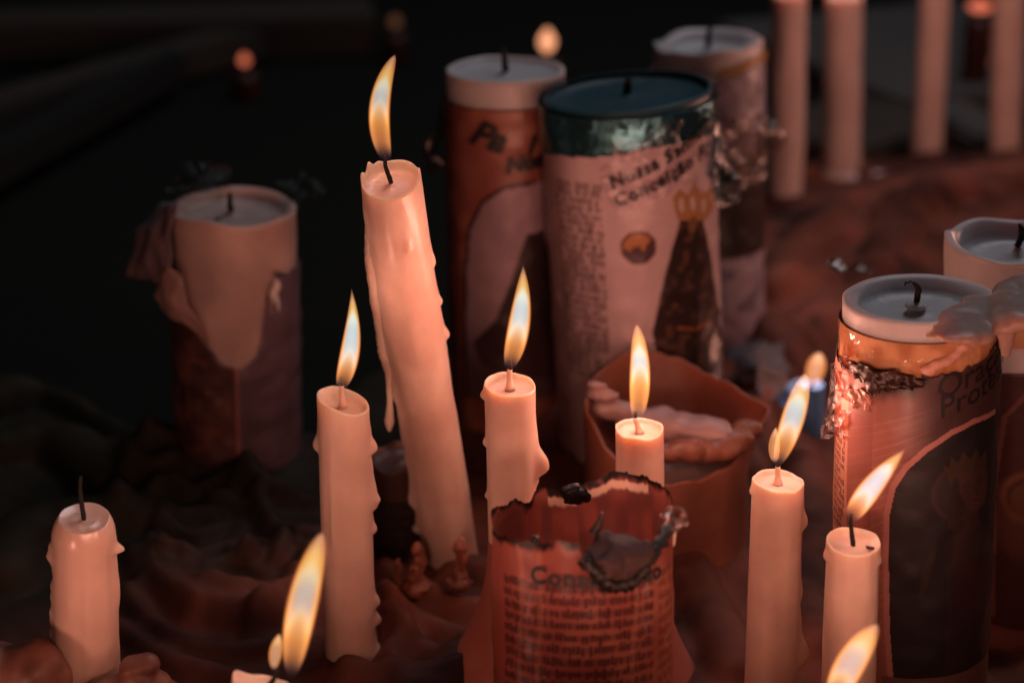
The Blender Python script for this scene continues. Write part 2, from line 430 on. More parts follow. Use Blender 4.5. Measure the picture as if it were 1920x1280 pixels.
# ================================================================== the setting
FEET = [(*ground(px, py)[:2], r) for px, py, r in ((659, 1252, .010), (851, 1068, .012), (967, 1240, .010), (1203, 1215, .010), (1703, 1288, .028), (1204, 852, .040), (955, 792, .029), (1330, 648, .030), (448, 866, .030), (1253, 1010, .038),
    (1472, 382, .012), (1578, 330, .014), (1738, 290, .012), (1883, 282, .012), (164, 1372, .014), (752, 1042, .018))]
def build_bed():
    sx = .0021; xs = np.arange(-.62, .80, sx); ys = np.arange(.29, 1.62, sx); Xg, Yg = np.meshgrid(xs, ys)
    n1 = vnoise(Xg * 1000 + 900, Yg * 1000, 46, 3); n2 = vnoise(Xg * 1000 + 900, Yg * 1000, 19, 4); n3 = vnoise(Xg * 1000 + 900, Yg * 1000, 7, 5)
    H = .007 * n1 + .002 * n2 + .0006 * n3 - .005
    # folds: warped ridges, in flow directions that change over the bed
    ph = Xg * 60 + 9 * vnoise(Xg * 1000 + 400, Yg * 1000 + 70, 90, 8) + Yg * 150 + 5 * vnoise(Xg * 1000 + 100, Yg * 1000 + 300, 40, 9)
    H += .0013 * np.sqrt(np.abs(np.sin(ph * .9))) + .0005 * vnoise(Xg * 1000 + 900, Yg * 1000, 3.4, 55)
    def ridge(pts, w, h, z0=0):
        nonlocal H
        P = [ground(*p) for p in pts]; P = spline([(p.x, p.y, 0) for p in P], 5); Q = [(p.x, p.y) for p in P]
        x0 = min(q[0] for q in Q) - 3 * w; x1 = max(q[0] for q in Q) + 3 * w; y0 = min(q[1] for q in Q) - 3 * w; y1 = max(q[1] for q in Q) + 3 * w
        i0, i1 = np.searchsorted(xs, [x0, x1]); j0, j1 = np.searchsorted(ys, [y0, y1])
        if i1 <= i0 or j1 <= j0: return
        d = dline(Xg[j0:j1, i0:i1], Yg[j0:j1, i0:i1], Q); H[j0:j1, i0:i1] = H[j0:j1, i0:i1] + h * np.sqrt(np.clip(1 - (d / w) ** 2, 0, 1))
    for k in range(4):                                  # nested loops of poured wax by the middle taper
        s = 1 - .21 * k; cx, cy = 470, 1120
        ridge([(cx - 185 * s, cy - 80 * s), (cx - 150 * s, cy + 10 * s), (cx - 60 * s, cy + 62 * s), (cx + 60 * s, cy + 66 * s), (cx + 150 * s, cy + 20 * s), (cx + 160 * s, cy - 50 * s), (cx + 60 * s, cy - 92 * s), (cx - 70 * s, cy - 80 * s)][:6 + k % 3], .0052, .0100 - .001 * k)
    for k in range(9):                                  # loose strands laid over one another
        r_ = random.Random(k * 3 + 1); x0, y0 = 250 + 50 * (k % 5) + r_.uniform(-20, 20), 900 + 55 * (k // 2) + r_.uniform(-15, 15)
        ridge([(x0, y0), (x0 + 60, y0 + r_.uniform(-25, 30)), (x0 + 130, y0 + r_.uniform(-20, 35)), (x0 + 190, y0 + r_.uniform(-45, 10))], .0046, .0060)
    for k in range(10):                                 # and broad soft tongues across the back right
        r_ = random.Random(k * 7 + 2); x0, y0 = 1380 + 60 * k, 340 + 37 * (k * 5 % 8)
        ridge([(x0, y0 + 40), (x0 + 70, y0 + r_.uniform(-10, 20)), (x0 + 160, y0 - r_.uniform(10, 30)), (x0 + 260, y0 - r_.uniform(0, 30))], .013, .007)
    for P in ([(240, 1130), (290, 1200), (400, 1250), (560, 1230)], [(200, 1190), (330, 1270), (480, 1300)],
              [(300, 1020), (340, 985), (400, 975)], [(390, 905), (470, 930), (520, 1000), (575, 1010)], [(270, 900), (300, 860), (380, 865), (420, 900)], [(250, 1060), (290, 1130), (360, 1180)], [(590, 1060), (560, 1130), (480, 1200)], [(300, 960), (420, 930), (540, 950)]): ridge(P, .0055, .008)
    for P in ([(700, 1130), (790, 1180), (870, 1215), (850, 1260), (740, 1280)], [(710, 1185), (790, 1230), (830, 1240)], [(715, 1090), (800, 1140), (900, 1160)],
              [(820, 1125), (870, 1095), (930, 1100)], [(650, 1290), (770, 1300), (900, 1270)], [(720, 1150), (760, 1210), (740, 1250)]): ridge(P, .0065, .009)
    for P in ([(0, 760), (110, 745), (230, 800), (290, 900), (270, 980)], [(0, 860), (120, 850), (210, 930)], [(10, 1100), (60, 1010), (190, 990)]): ridge(P, .016, .014)
    for P in ([(1560, 590), (1500, 640), (1445, 700), (1440, 800), (1480, 870)], [(1440, 560), (1480, 490), (1560, 440), (1680, 420), (1800, 450)],
              [(1400, 640), (1440, 660), (1520, 690)], [(1660, 480), (1700, 410), (1800, 370), (1900, 390)], [(1430, 430), (1560, 400), (1700, 350), (1900, 330)]): ridge(P, .017, .009)
    for P in ([(1510, 900), (1530, 1000), (1500, 1120), (1540, 1230)], [(1290, 1100), (1340, 1170), (1380, 1260)], [(1420, 760), (1400, 900)]): ridge(P, .012, .010)
    H += .119 * np.exp(-((Yg - .398 - .02 * np.sin(Xg * 14)) / .030) ** 4) * ss(-.13, -.09, Xg) * (.9 + .2 * vnoise(Xg * 1000 + 900, Yg * 1000, 30, 33))   # unseen wax heap added at the front to shade the candles' lower parts
    for (x, y, r) in FEET:                              # wax pooled round each candle's foot
        H += (.002 + .26 * r) * np.exp(-(np.hypot(Xg - x, Yg - y) / (r + .009)) ** 4) * (.8 + .5 * vnoise(Xg * 1000 + 900, Yg * 1000, 8, 66))
    for _ in range(2):                                  # molten wax rounds everything off
        Hp = np.pad(H, 1, mode='edge'); H = (Hp[:-2, 1:-1] + Hp[2:, 1:-1] + Hp[1:-1, :-2] + Hp[1:-1, 2:] + 2 * H) / 6
    # outline of the wax bed
    out = [(-400, 700), (60, 715), (200, 760), (330, 830), (560, 800), (640, 700), (820, 640), (1040, 560), (1200, 500), (1330, 410), (1420, 330), (1520, 300), (1700, 285), (2100, 270), (2600, 270), (2600, 2600), (-900, 2600)]
    O = [ground(*p) for p in out]; O = [(p.x, p.y) for p in O]
    ins = inpoly(Xg, Yg, O); d = dline(Xg, Yg, O + [O[0]]) + .012 * (vnoise(Xg * 1000 + 900, Yg * 1000, 25, 12) - .5)
    sd = np.where(ins, d, -d); H = np.where(sd > 0, H * ss(-.01, .03, sd) + .0 - .016 * (1 - ss(0, .02, sd)), -.02)
    K = (sd > -.006); q = K[:-1, :-1] & K[1:, :-1] & K[:-1, 1:] & K[1:, 1:]
    used = np.zeros(K.shape, bool); used[:-1, :-1] |= q; used[1:, :-1] |= q; used[:-1, 1:] |= q; used[1:, 1:] |= q
    idx = -np.ones(K.shape, int); idx[used] = np.arange(used.sum())
    Fq = np.stack([idx[:-1, :-1][q], idx[:-1, 1:][q], idx[1:, 1:][q], idx[1:, :-1][q]], 1)
    P = np.stack([Xg, Yg, H], -1)[used]
    m = wax('soiled_wax', (.026, .011, .009), (.22, .078, .054), sss=.10, rough=.65, rad=.004, scale=14, bump=.25, spec=.12)
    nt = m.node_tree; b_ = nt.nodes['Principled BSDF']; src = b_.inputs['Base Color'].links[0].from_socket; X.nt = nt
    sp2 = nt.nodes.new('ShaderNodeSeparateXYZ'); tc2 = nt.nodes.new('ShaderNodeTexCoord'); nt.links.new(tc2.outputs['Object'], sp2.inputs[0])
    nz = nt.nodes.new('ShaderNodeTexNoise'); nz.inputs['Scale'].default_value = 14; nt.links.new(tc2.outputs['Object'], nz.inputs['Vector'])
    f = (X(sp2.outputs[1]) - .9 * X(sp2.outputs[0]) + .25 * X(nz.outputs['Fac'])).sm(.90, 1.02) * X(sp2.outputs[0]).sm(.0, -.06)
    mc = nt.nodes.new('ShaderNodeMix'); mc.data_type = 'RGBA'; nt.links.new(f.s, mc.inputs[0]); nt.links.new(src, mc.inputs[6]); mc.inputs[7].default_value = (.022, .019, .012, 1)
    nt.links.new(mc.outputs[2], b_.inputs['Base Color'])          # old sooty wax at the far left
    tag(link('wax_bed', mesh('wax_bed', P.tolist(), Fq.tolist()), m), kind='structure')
build_bed()
M_STONE = plain('sooty_stone', (.012, .014, .012), .95, bump=(25, .6, .004), spec=.05)
def sheet(name, x0, x1, y0, y1, z, mat, kind='structure'):
    return tag(link(name, mesh(name, [(x0, y0, z), (x1, y0, z), (x1, y1, z), (x0, y1, z)], [(0, 1, 2, 3)]), mat, smooth=False), kind=kind)
sheet('ground', -6, 6, -1, 9, -.022, M_STONE)

def bar(name, a, b, w, h, mat, label, cat, bev=.004, group=None):
    a, b = Vector(a), Vector(b); d = (b - a); L = d.length; bm = bmesh.new(); bmesh.ops.create_cube(bm, size=1)
    bmesh.ops.scale(bm, vec=(L, w, h), verts=bm.verts)
    bmesh.ops.bevel(bm, geom=bm.edges[:], offset=bev, segments=2, affect='EDGES')
    me = bpy.data.meshes.new(name); bm.to_mesh(me); bm.free(); o = link(name, me, mat, smooth=False)
    o.location = (a + b) / 2; o.rotation_euler.z = math.atan2(d.y, d.x); return tag(o, label, cat, group)
M_RAIL = plain('dull_steel', (.035, .04, .04), .45, metal=.5, bump=(40, .3, .002))
M_BRN = plain('brown_stone', (.035, .027, .020), .8, bump=(30, .5, .004))
M_GREY = plain('grey_stone', (.075, .070, .066), .8, bump=(30, .5, .004))
def gbar(name, p, q, z, w, h, mat, label, cat): return bar(name, ground(*p, z) - Vector((0, 0, h / 2)), ground(*q, z) - Vector((0, 0, h / 2)), w, h, mat, label, cat)
gbar('metal_rail', (-120, 330), (330, 92), .02, .022, .03, M_RAIL, 'thin grey metal rail slanting over the dark ground behind the candles', 'rail')
gbar('kerb_stone', (-200, 235), (640, -2), .012, .045, .03, M_BRN, 'dim brown stone kerb running above the slanting metal rail', 'kerb')
gbar('stone_step', (-300, 40), (700, 12), .02, .10, .04, M_BRN, 'long brown stone step in the dark at the very top', 'step')
gbar('stone_block', (1490, 255), (1705, 200), .0, .12, .05, M_BRN, 'low brown stone block between the second and third tall white tapers', 'stone block')
gbar('stone_block', (1765, 222), (1868, 215), .0, .12, .05, M_GREY, 'low grey stone block between the two farthest white tapers', 'stone block')
gbar('stone_slab', (1500, 110), (1990, 60), .0, .34, .03, M_GREY, 'broad dull slab on the ground behind the row of tall white tapers', 'slab')

# ================================================================== lit tapers
G_T = 'slim white taper candles burning at the shrine'
# A: middle left, straight, beads down its right side
taper('slim lit taper with a sloping top and wax beads all down its right side', ground(659, 1252), at(643, 752, .643), .0102, .0098, G_T,
      tilt=(-.0030, .0010), rimw=.09, depth=.0030, seed=1,
      drips=[(3, .0065, .0150, 15, .0009, .0022), (2, .021, .022, 13, .0012, .0005), (3, .0325, .0135, 13, .0006, .0020), (2, .046, .010, 11, .0005, .0014), (2, .076, .0125, 12, .0003, .0020), (4, .0860, .0105, 13, .0004, .0023), (2, .0990, .0120, 13, .0005, .0024),
             (180, .009, .0125, 12, .0004, .0021), (-115, .018, .040, 9, .0006, .0004)],
      wick=[at(640, 733, .643), at(641, 718, .643), at(640, 706, .643)],
      fl=dict(base=at(638, 731, .643), tip=at(659, 540, .643), hw=.0042, bend=.55, ea=.50, eb=1.02, power=1, core=1.15, hollow=.28, side=.8, light=.014))
# B: the tall leaning one
Bb, Bt = ground(851, 1068), at(733, 338, .656)
rB = taper('tall thick taper leaning far to the left with a long hanging wax drip', Bb, Bt, .0114, .0112, G_T,
      tilt=(.0004, .0010), rimw=.09, depth=.0030, rough=.0006, seed=2, peaks=[(172, 12, .0028), (140, 9, .0034), (118, 9, .0012), (8, 14, .0022)],
      runs=[(186, 15, .0012, .0012, .016)], drips=[(2, .066, .012, 9, .0006, .0016), (4, .053, .0075, 9, .0004, .0010), (3, .030, .012, 8, .0004, .0008), (178, .150, .020, 12, .0010, .0018), (181, .176, .008, 12, .0008, .0022), (-70, .014, .012, 7, .0004, .0006)],
      wick=[at(723, 312, .656), at(722, 298, .656), at(717, 288, .656)], waxlen=0,
      fl=dict(base=at(724, 300, .656), tip=at(740, 104, .656), hw=.0044, bend=-.95, ea=.36, eb=.55, power=.85, core=.9, hollow=.44, side=.9))
soft_tube('hanging_drip', [at(702, 400, .660), at(706, 480, .668), at(716, 560, .675), at(724, 620, .682), at(729, 660, .685), at(735, 690, .688), at(731, 722, .689), at(731, 755, .689), at(730, 790, .689), at(730, 808, .689)],
          [.0035, .0044, .0046, .0040, .0042, .0034, .0014, .0012, .0020, .0007], W_IVORY, rB, N=28, rough=.16, seed=3)
for (px, py, r) in ((812, 567, .0009), (768, 393, .0007), (733, 545, .0007), (779, 704, .0008)):
    p = at(px, py, .70); 
    d = (Bt - Bb).normalized(); t = max(0, min((Bt - Bb).length, (p - Bb).dot(d))); c = Bb + d * t; y = c.y - .0113
    q = at(px, py, c.y); xo = q.x - c.x; yy = c.y - math.sqrt(max(0, .0113 ** 2 - xo ** 2)); q = at(px, py, yy - .0001)
    lump('soot_speck', [((q.x, q.y, q.z), r, (.6, .5, 1.3))], plain('speck', (.18, .06, .035), .6), rB, vox=.0003, rough=.0002, seed=px)
# C
taper('short lit taper standing just above the torn left rim of the burnt cup', ground(967, 1240), at(956, 722, .640), .0097, .0094, G_T,
      tilt=(-.0009, .0007), rimw=.09, depth=.0022, seed=3, drips=[(178, .0, .006, 16, .0006, .0013), (182, .018, .0075, 10, .0003, .0012), (184, .042, .006, 8, .0002, .0010), (-2, .0150, .0240, 16, .0012, .0042), (1, .031, .012, 11, .0004, .0006)],
      wick=[at(955, 702, .640), at(957, 688, .640), at(956, 672, .640)],
      fl=dict(base=at(954, 692, .640), tip=at(981, 498, .640), hw=.0047, bend=.35, ea=.50, eb=.85, power=1, core=1.15, hollow=.34, side=.9, light=.075))
# D
taper('short lit taper with a clean upright flame in front of the brown stub', ground(1203, 1215), at(1199, 804, .655), .0096, .0093, G_T,
      tilt=(-.0002, .0006), rimw=.09, depth=.0020, seed=4, rimn=.0015, peaks=[(60, 22, -.0010), (175, 20, .0008)],
      wick=[at(1192, 786, .655), at(1192, 770, .655)],
      fl=dict(base=at(1194, 788, .655), tip=at(1194, 608, .655), hw=.0046, bend=.28, ea=.45, eb=.60, power=1.05, core=1.2, hollow=.46, side=1.3, light=.12))
# E
taper('lit taper left of the tall dark labelled candle with pale drips low on its right', ground(1444, 1310), at(1459, 902, .625), .0101, .0096, G_T,
      tilt=(-.0006, .0006), rimw=.09, depth=.0016, seed=5, rimn=.001,
      drips=[(2, .004, .016, 13, .0006, .0019), (3, .030, .020, 9, .0004, .0009), (-2, .051, .026, 16, .0016, .0024), (0, .066, .020, 13, .0016, .0012), (178, .0, .006, 12, .0003, .0007)],
      wick=[at(1458, 884, .625), at(1459, 870, .625), at(1461, 858, .625)],
      fl=dict(base=at(1456, 874, .625), tip=at(1511, 700, .625), hw=.0050, bend=.10, ea=.60, eb=.58, power=1, core=1.0, hollow=.36, side=1.0, light=.065))
flame(bpy.data.objects['taper_candle.004'], base=at(1453, 868, .624), tip=at(1455, 800, .624), hw=.0024, bend=-.2, ea=.6, eb=.8, power=.8, core=0, hollow=.1, side=.6, light=0, name='side_flame')
# F
taper('lit taper in front of the tall dark labelled candle with its flame blown right', ground(1585, 1420), at(1600, 1016, .575), .0096, .0093, G_T,
      tilt=(-.0002, .0004), rimw=.16, depth=.0016, seed=6, rough=.0007, drips=[(178, .0, .007, 18, .0004, .0009), (-20, .001, .006, 12, .0003, .0005)],
      wick=[at(1597, 998, .575), at(1595, 980, .575), at(1597, 962, .575)], waxlen=0,
      fl=dict(base=at(1592, 974, .575), tip=at(1697, 842, .575), hw=.0045, bend=-.22, ea=.45, eb=.85, power=1, core=1.3, hollow=.26, side=1.1, light=.022))
lump('soot_fleck', [(tuple(at(1632, 1027, .5725)), .0011, (1.5, 1, .4)), (tuple(at(1626, 1024, .5725)), .0006, (1.5, 1, .5))], M_CHAR, bpy.data.objects['taper_candle.005'], vox=.0003, rough=.0006)
# G: bottom, front
rG = taper('lit taper at the bottom edge with only its lumpy top and long orange flame showing', at(500, 1750, .50), at(492, 1290, .520), .0100, .0094, G_T,
      tilt=(-.0018, .0010), rimw=.12, depth=.002, seed=7, peaks=[(170, 30, .0030), (30, 25, .0010)], drips=[(178, .0, .008, 20, .0008, .0010)],
      wick=[at(516, 1268, .520), at(527, 1225, .520), at(527, 1200, .520)], waxlen=0,
      fl=dict(base=at(546, 1268, .520), tip=at(604, 998, .520), hw=.0057, bend=-.25, ea=.55, eb=.60, power=.95, core=.55, hollow=.36, side=1.0, light=.04))
flame(rG, base=at(513, 1256, .518), tip=at(524, 1188, .518), hw=.0023, bend=-.15, ea=.7, eb=.7, power=.9, core=.1, hollow=.1, side=.6, light=0, name='side_flame')
# H: bottom right, front
rH = taper('lit taper below the bottom edge with only its yellow flame tip showing', at(1560, 1850, .50), at(1552, 1352, .520), .0100, .0096, G_T,
      seed=8, wick=[at(1552, 1332, .520), at(1553, 1312, .520)], waxlen=0,
      fl=dict(base=at(1556, 1325, .520), tip=at(1645, 1170, .520), hw=.0056, bend=-.25, ea=.55, eb=.60, power=.95, core=.6, hollow=.30, side=1.0, light=.015))
# I: unlit, left
taper('unlit thick white taper with a bare black wick and a shiny streak down its front', ground(164, 1372), at(158, 972, .585), .0128, .0108, None,
      tilt=(.0, .0006), rimw=.36, depth=.0003, seed=9, dome=.007, rough=.0006, runs=[(183, 14, .0011, .0022, .010), (-75, 9, .0005, .0004, .02), (0, 12, .0004, .0008, .02), (-38, 9, .0003, .0005, .012)],
      drips=[(2, .0070, .0065, 10, .0008, .0030), (183, .056, .010, 14, .001, .0014)], mat=wax('shiny_wax', (.74, .54, .44), (.82, .62, .51), rough=.30, spec=.9, bump=.08),
      wick=[at(152, 935, .585), at(150, 915, .585), at(151, 893, .585)], waxlen=0)

# ================================================================== tall white tapers at the back
G_B = 'tall white tapers standing at the far right'
for (bx, by, tx, ty, r, lab, lit) in ((1472, 382, 1482, -10, .0118, 'tall blurred white taper behind the teal pillar, first from the left of the back row', 1),
                                 (1578, 330, 1583, -6, .0134, 'thickest tall white taper of the back row, with a soft glow at its top', 1),
                                 (1738, 290, 1757, -70, .0112, 'slim tall white taper of the back row, third from the left', 0),
                                 (1883, 282, 1898, -90, .0118, 'tall white taper of the back row cut off by the right edge', 0)):
    g = ground(bx, by); T = at(tx, ty, g.y)
    taper(lab, g, T, r, r * .98, G_B, mat=W_PALE, seed=bx, rough=.0008, M=60, N=56,
          wick=[T + Vector((0, 0, .006)), T + Vector((.001, 0, .013))], fl=dict(base=T + Vector((0, 0, .006)), tip=T + Vector((.002, 0, .05)), hw=.006, light=.05 if lit else .03))
g = ground(1578, 330); lump('wax_foot', [((g.x + .025, g.y - .012, -.004), .014, (1.6, 1, .8)), ((g.x, g.y, -.002), .018, (1.1, 1, .6))], W_PALE, bpy.data.objects['taper_candle.009'], vox=.0025)

# ================================================================== votive / pillar candles
def pillar(label, B, T, r, mat, name='pillar_candle', r1=None, **k):
    if r1: r = r1
    root = empty(name, B, label, 'candle', 'wide candles in printed wrappers'); c, Z = wax_body('wax_body', B, T, r, r1 or r, mat, root, **k)
    return root, c, Cyl(B, T, r + .0003)

# --- right: tall dark labelled candle
B, T = ground(1703, 1288), at(1724, 560, .632)
r5, c5, y5 = pillar('tall dark labelled candle with a crinkled burnt wrapper and a bent thin wick', B, T, .0268, W_GREY, r1=.0276,
                    rimw=.17, depth=.0055, rough=.0004, seed=11, N=160, M=120)
uv = y5.uv
lab_top = y5.poly([(1560, 640), (1580, 672), (1612, 700), (1640, 705), (1660, 712), (1680, 716), (1710, 712), (1735, 700), (1770, 700), (1800, 690), (1830, 675), (1862, 640)])
tu = np.array([p[0] for p in lab_top]); tv = np.array([p[1] for p in lab_top]); o_ = np.argsort(tu)
panel = y5.poly([(1672, 1262), (1666, 1180), (1664, 1060), (1666, 960), (1676, 910), (1700, 872), (1735, 838), (1780, 806), (1820, 786), (1856, 770)])
panel_edge = panel[:]; (ue, ve) = panel[-1]
panel_full = panel + [(ue + 25, ve + 4), (ue + 60, ve - 30), (ue + 60, panel[0][1]), (panel[0][0], panel[0][1])]
vb = panel[0][1]
def paint5(U, V, C):
    C[:] = (.055, .026, .026)
    l1 = uv(1597, 900)[0]
    mixc(C, ss(uv(1760, 850)[0], uv(1650, 850)[0], U) * .9, (.30, .115, .085))
    for i in range(26):                                  # printed rays
        a = uv(1600, 800 + i * 17); b2 = uv(1850, 690 + i * 9); d = dline(U, V, [a, b2])
        mixc(C, (d < .16) * (.30 - .10 * (i % 3)) * ss(3, -16, U), (.62, .30, .22))
    mixc(C, ((U > uv(1598, 900)[0]) & (U < uv(1640, 900)[0])) * .55, (.20, .065, .055))
    mixc(C, (U < l1) * 1.0, (.40, .19, .13))
    t = textlines(U, V, l1 - 12, l1 - 1.2, uv(1580, 800)[1], 8, 3.1, 1.7, 5, slope=.12); mixc(C, t * (U < l1), (.05, .02, .02))
    ins = inpoly(U, V, panel_full); mixc(C, ins * 1.0, (.014, .012, .014))
    # crowned lady in robe: a plain printed figure
    P = lambda L: y5.poly(L)
    def blob(px, py, rx, ry, col, k=1.0, soft=.45):
        u, v = uv(px, py); sc = .62
        d = np.hypot((U - u) / (rx * .19), (V - v) / (ry * .20)); mixc(C, ins * ss(1 + soft * .5, 1 - soft * .5, d) * k, col)
    hu, hv = uv(1802, 915); dd = np.hypot((U - hu), (V - hv)); mixc(C, ins * np.exp(-((dd - 11.5) / .8) ** 2) * .5, (.055, .032, .026)); mixc(C, ins * (dd < 11.5) * .35, (.045, .03, .03))
    mixc(C, ins * inpoly(U, V, P([(1768, 1260), (1772, 1100), (1768, 1020), (1790, 975), (1830, 970), (1850, 1010), (1856, 1100), (1850, 1262)])), (.022, .014, .014))
    mixc(C, ins * inpoly(U, V, P([(1778, 1060), (1784, 1000), (1800, 985), (1835, 990), (1846, 1030), (1820, 1040)])) * .9, (.030, .018, .016))
    mixc(C, ins * inpoly(U, V, P([(1790, 1040), (1840, 1060), (1846, 1120), (1810, 1170), (1786, 1120)])) * .8, (.032, .014, .014))
    mixc(C, ins * inpoly(U, V, P([(1836, 1262), (1826, 1190), (1845, 1120), (1854, 1090), (1858, 1262)])) * .8, (.055, .030, .027))
    mixc(C, ins * inpoly(U, V, P([(1772, 985), (1776, 920), (1786, 890), (1800, 890), (1794, 950), (1800, 990)])), (.026, .017, .015))
    mixc(C, ins * inpoly(U, V, P([(1790, 880), (1838, 865), (1842, 905), (1836, 940), (1822, 958), (1806, 950), (1793, 920)])), (.048, .025, .021))
    mixc(C, ins * inpoly(U, V, P([(1800, 950), (1826, 956), (1830, 985), (1800, 988)])), (.036, .020, .017))
    for L in ([(1800, 908), (1812, 905)], [(1826, 898), (1836, 894)], [(1818, 935), (1830, 931)], [(1821, 905), (1824, 922), (1828, 922)]): mixc(C, ins * (dline(U, V, P(L)) < .45) * .8, (.03, .015, .012))
    mixc(C, ins * inpoly(U, V, P([(1776, 900), (1764, 866), (1776, 874), (1780, 852), (1792, 868), (1800, 842), (1812, 860), (1822, 836), (1830, 856), (1842, 840), (1842, 866), (1800, 880)])), (.040, .025, .015))
    mixc(C, ins * inpoly(U, V, P([(1730, 1060), (1745, 1020), (1752, 1030), (1738, 1090), (1722, 1120)])) * .6, (.035, .021, .016))
    mixc(C, (dline(U, V, panel_edge) < 1.05) * 1.0, (.34, .15, .125))
    mixc(C, ((V < vb) & (U > panel[0][0] - 3)) * 1.0, (.14, .07, .06))
    # soot along the torn edge
    top = np.interp(U, tu[o_], tv[o_]); mixc(C, ss(-9, -1, V - top - 4 * (vnoise(U + 200, V + 200, 3, 2) - .5)) * ss(-25, -19, U) * ss(1, -4, U), (.012, .009, .009))
def keep5(U, V):
    top = np.interp(U, tu[o_], tv[o_]); return V < top + 2.2 * (vnoise(U + 200, V + 100, 2.2, 21) - .5)
label_mesh(y5, 'wrapper', r5, paint5, keep5, -60, 62, .5, 160, .34, printed('satin_printed_label', .5, .08, 0, (70, .25, .002)), dr=.0016, thick=.0003, wob=.0007, seed=3)
a8 = uv(1752, 738); ang = math.atan2(uv(1840, 700)[1] - a8[1], uv(1840, 700)[0] - a8[0])
ang = .30
lettering(y5, r5, 'Oração', uv(1753, 746), 11.6, ang, M_INK, dr=.0024, shear=.28, name='lettering')
lettering(y5, r5, 'Protetora', uv(1757, 781), 11.2, ang, M_INK, dr=.0024, shear=.28, name='lettering')
# clear amber band under the rim (plastic sleeve over glowing wax)
bt = [uv(x, y) for x, y in ((1578, 588), (1620, 612), (1700, 640), (1780, 645), (1866, 620))]; bb = [uv(x, y) for x, y in ((1574, 640), (1620, 668), (1700, 685), (1780, 676), (1866, 650))]
b0 = float(np.mean([p[1] for p in bt])) - .5; b1 = b0 - 18
def paint_band(U, V, C):
    C[:] = (.44, .19, .085); mixc(C, ss(.2, .9, vnoise(U + 200, V, 5, 5)) * .7, (.74, .42, .23)); mixc(C, (np.abs(V - b0) < .35) * .8, (.25, .10, .06))
    mixc(C, ss(.8, .9, vnoise(U + 200, V + 50, 1.6, 9)) * .3, (.45, .24, .12))
label_mesh(y5, 'amber_band', r5, paint_band, None, -80, 80, b1, b0, .5, printed('amber_film', .12, .6, .3, (110, .55, .003)), dr=.0008)
# charred crinkles and film on the wrapper edge
crumple('burnt_film', [[y5.pt(*uv(x, y), .0026 + .002 * (i % 2)) for i, (x, y) in enumerate(row)] for row in (((1600, 668), (1650, 682), (1700, 700), (1740, 702)), ((1612, 695), (1650, 706), (1690, 716), (1720, 722)), ((1622, 716), (1650, 732), (1680, 728), (1700, 726)))],
        plain('burnt_film', (.035, .014, .011), .38, bump=(150, .8, .002)), r5, amp=.0020, seed=2, thick=.0003, sc=260)
crumple('film_curl', [[y5.pt(*uv(x, y), .0020) for (x, y) in row] for row in (((1600, 722), (1625, 728), (1640, 735)), ((1604, 745), (1628, 752), (1640, 752)), ((1612, 765), (1628, 770), (1638, 764)))],
        plain('curled_film', (.40, .17, .12), .4, bump=(150, .7, .002)), r5, amp=.0014, seed=12, thick=.0004, sc=260)
crumple('film_skirt', [[y5.pt(*uv(1600, 640), .0016), y5.pt(-36, uv(1580, 650)[1], .001), at(1566, 652, .640)], [y5.pt(*uv(1602, 700), .0020), y5.pt(-38, uv(1580, 710)[1], .002), at(1562, 722, .640)],
        [y5.pt(*uv(1600, 760), .0024), y5.pt(-40, uv(1580, 770)[1], .003), at(1551, 780, .640)], [y5.pt(*uv(1596, 820), .0018), y5.pt(-40, uv(1580, 815)[1], .003), at(1533, 828, .640)]], film('crinkled_film', (.66, .45, .40), .09, .5), r5, amp=.0032, seed=5, n=54, sc=170)
lump('wax_overflow', [(tuple(y5.pt(uv(1740, 700)[0] + k * 2.9, uv(1740, 700)[1] + 2 + k * 1.6 + .5 * math.sin(k * 2), .0012)), .0026, (1.2, .55, .8)) for k in range(9)], W_ROSE, r5, vox=.0008, rough=.0012, seed=4)
wp = c5 + Vector((-.0015, -.001, 0)); D5 = wp.y
soft_tube('wick', [wp, at(1722, 545, D5), at(1718, 535, D5), at(1712, 530, D5)], [.0010, .0013, .0008, .0005], M_WICK, r5, N=8, rough=.5)
soft_tube('wick_thread', [at(1712, 530, D5), at(1706, 527, D5), at(1703, 531, D5), at(1698, 529, D5), at(1697, 536, D5)], [.0003] * 5, M_WICK, r5, N=6)
lump('wick_mound', [((wp.x, wp.y, wp.z + .0002), .0042, (1, 1, .42))], W_GREY, r5, vox=.0006, rough=.0004)

# --- far right candle behind it, with its wax spilling over
B, T = at(1905, 1180, .700), at(1908, 448, .700); B.z = 0
T2 = Vector((T.x, .7, T.z))
r6, c6, y6 = pillar('candle with a wide dished grey wax top cut off by the right edge', B, T2, .0262, W_GREY, r1=.0285, rimw=.13, depth=.0085, rough=.0012, seed=14, rimn=.003,
                    peaks=[(165, 24, .0030), (200, 25, .001)], N=130, M=100)
def paint6(U, V, C):
    C[:] = (.055, .020, .018); u, v = y6.uv(1925, 930)
    d = np.hypot(U - u, (V - v) * .9); mixc(C, np.exp(-((d - 9) / 1.6) ** 2) * .8, (.20, .085, .05)); mixc(C, (d < 6) * .6, (.14, .07, .05))
    u, v = y6.uv(1915, 985); mixc(C, ss(1.2, .8, np.hypot((U - u) / 11, (V - v) / 14)) * .6, (.11, .045, .03))
    mixc(C, (dline(U, V, y6.poly([(1862, 1150), (1866, 900), (1885, 780), (1930, 730)])) < 1) * .5, (.22, .09, .07))
label_mesh(y6, 'wrapper', r6, paint6, None, -55, 40, .5, y6.uv(1900, 700)[1], .8, M_PRINTG, dr=.0009, thick=.0003)
label_mesh(y6, 'amber_band', r6, paint_band, None, -70, 60, y6.uv(1900, 650)[1], y6.uv(1900, 610)[1], .8, M_PRINTG, dr=.0022)
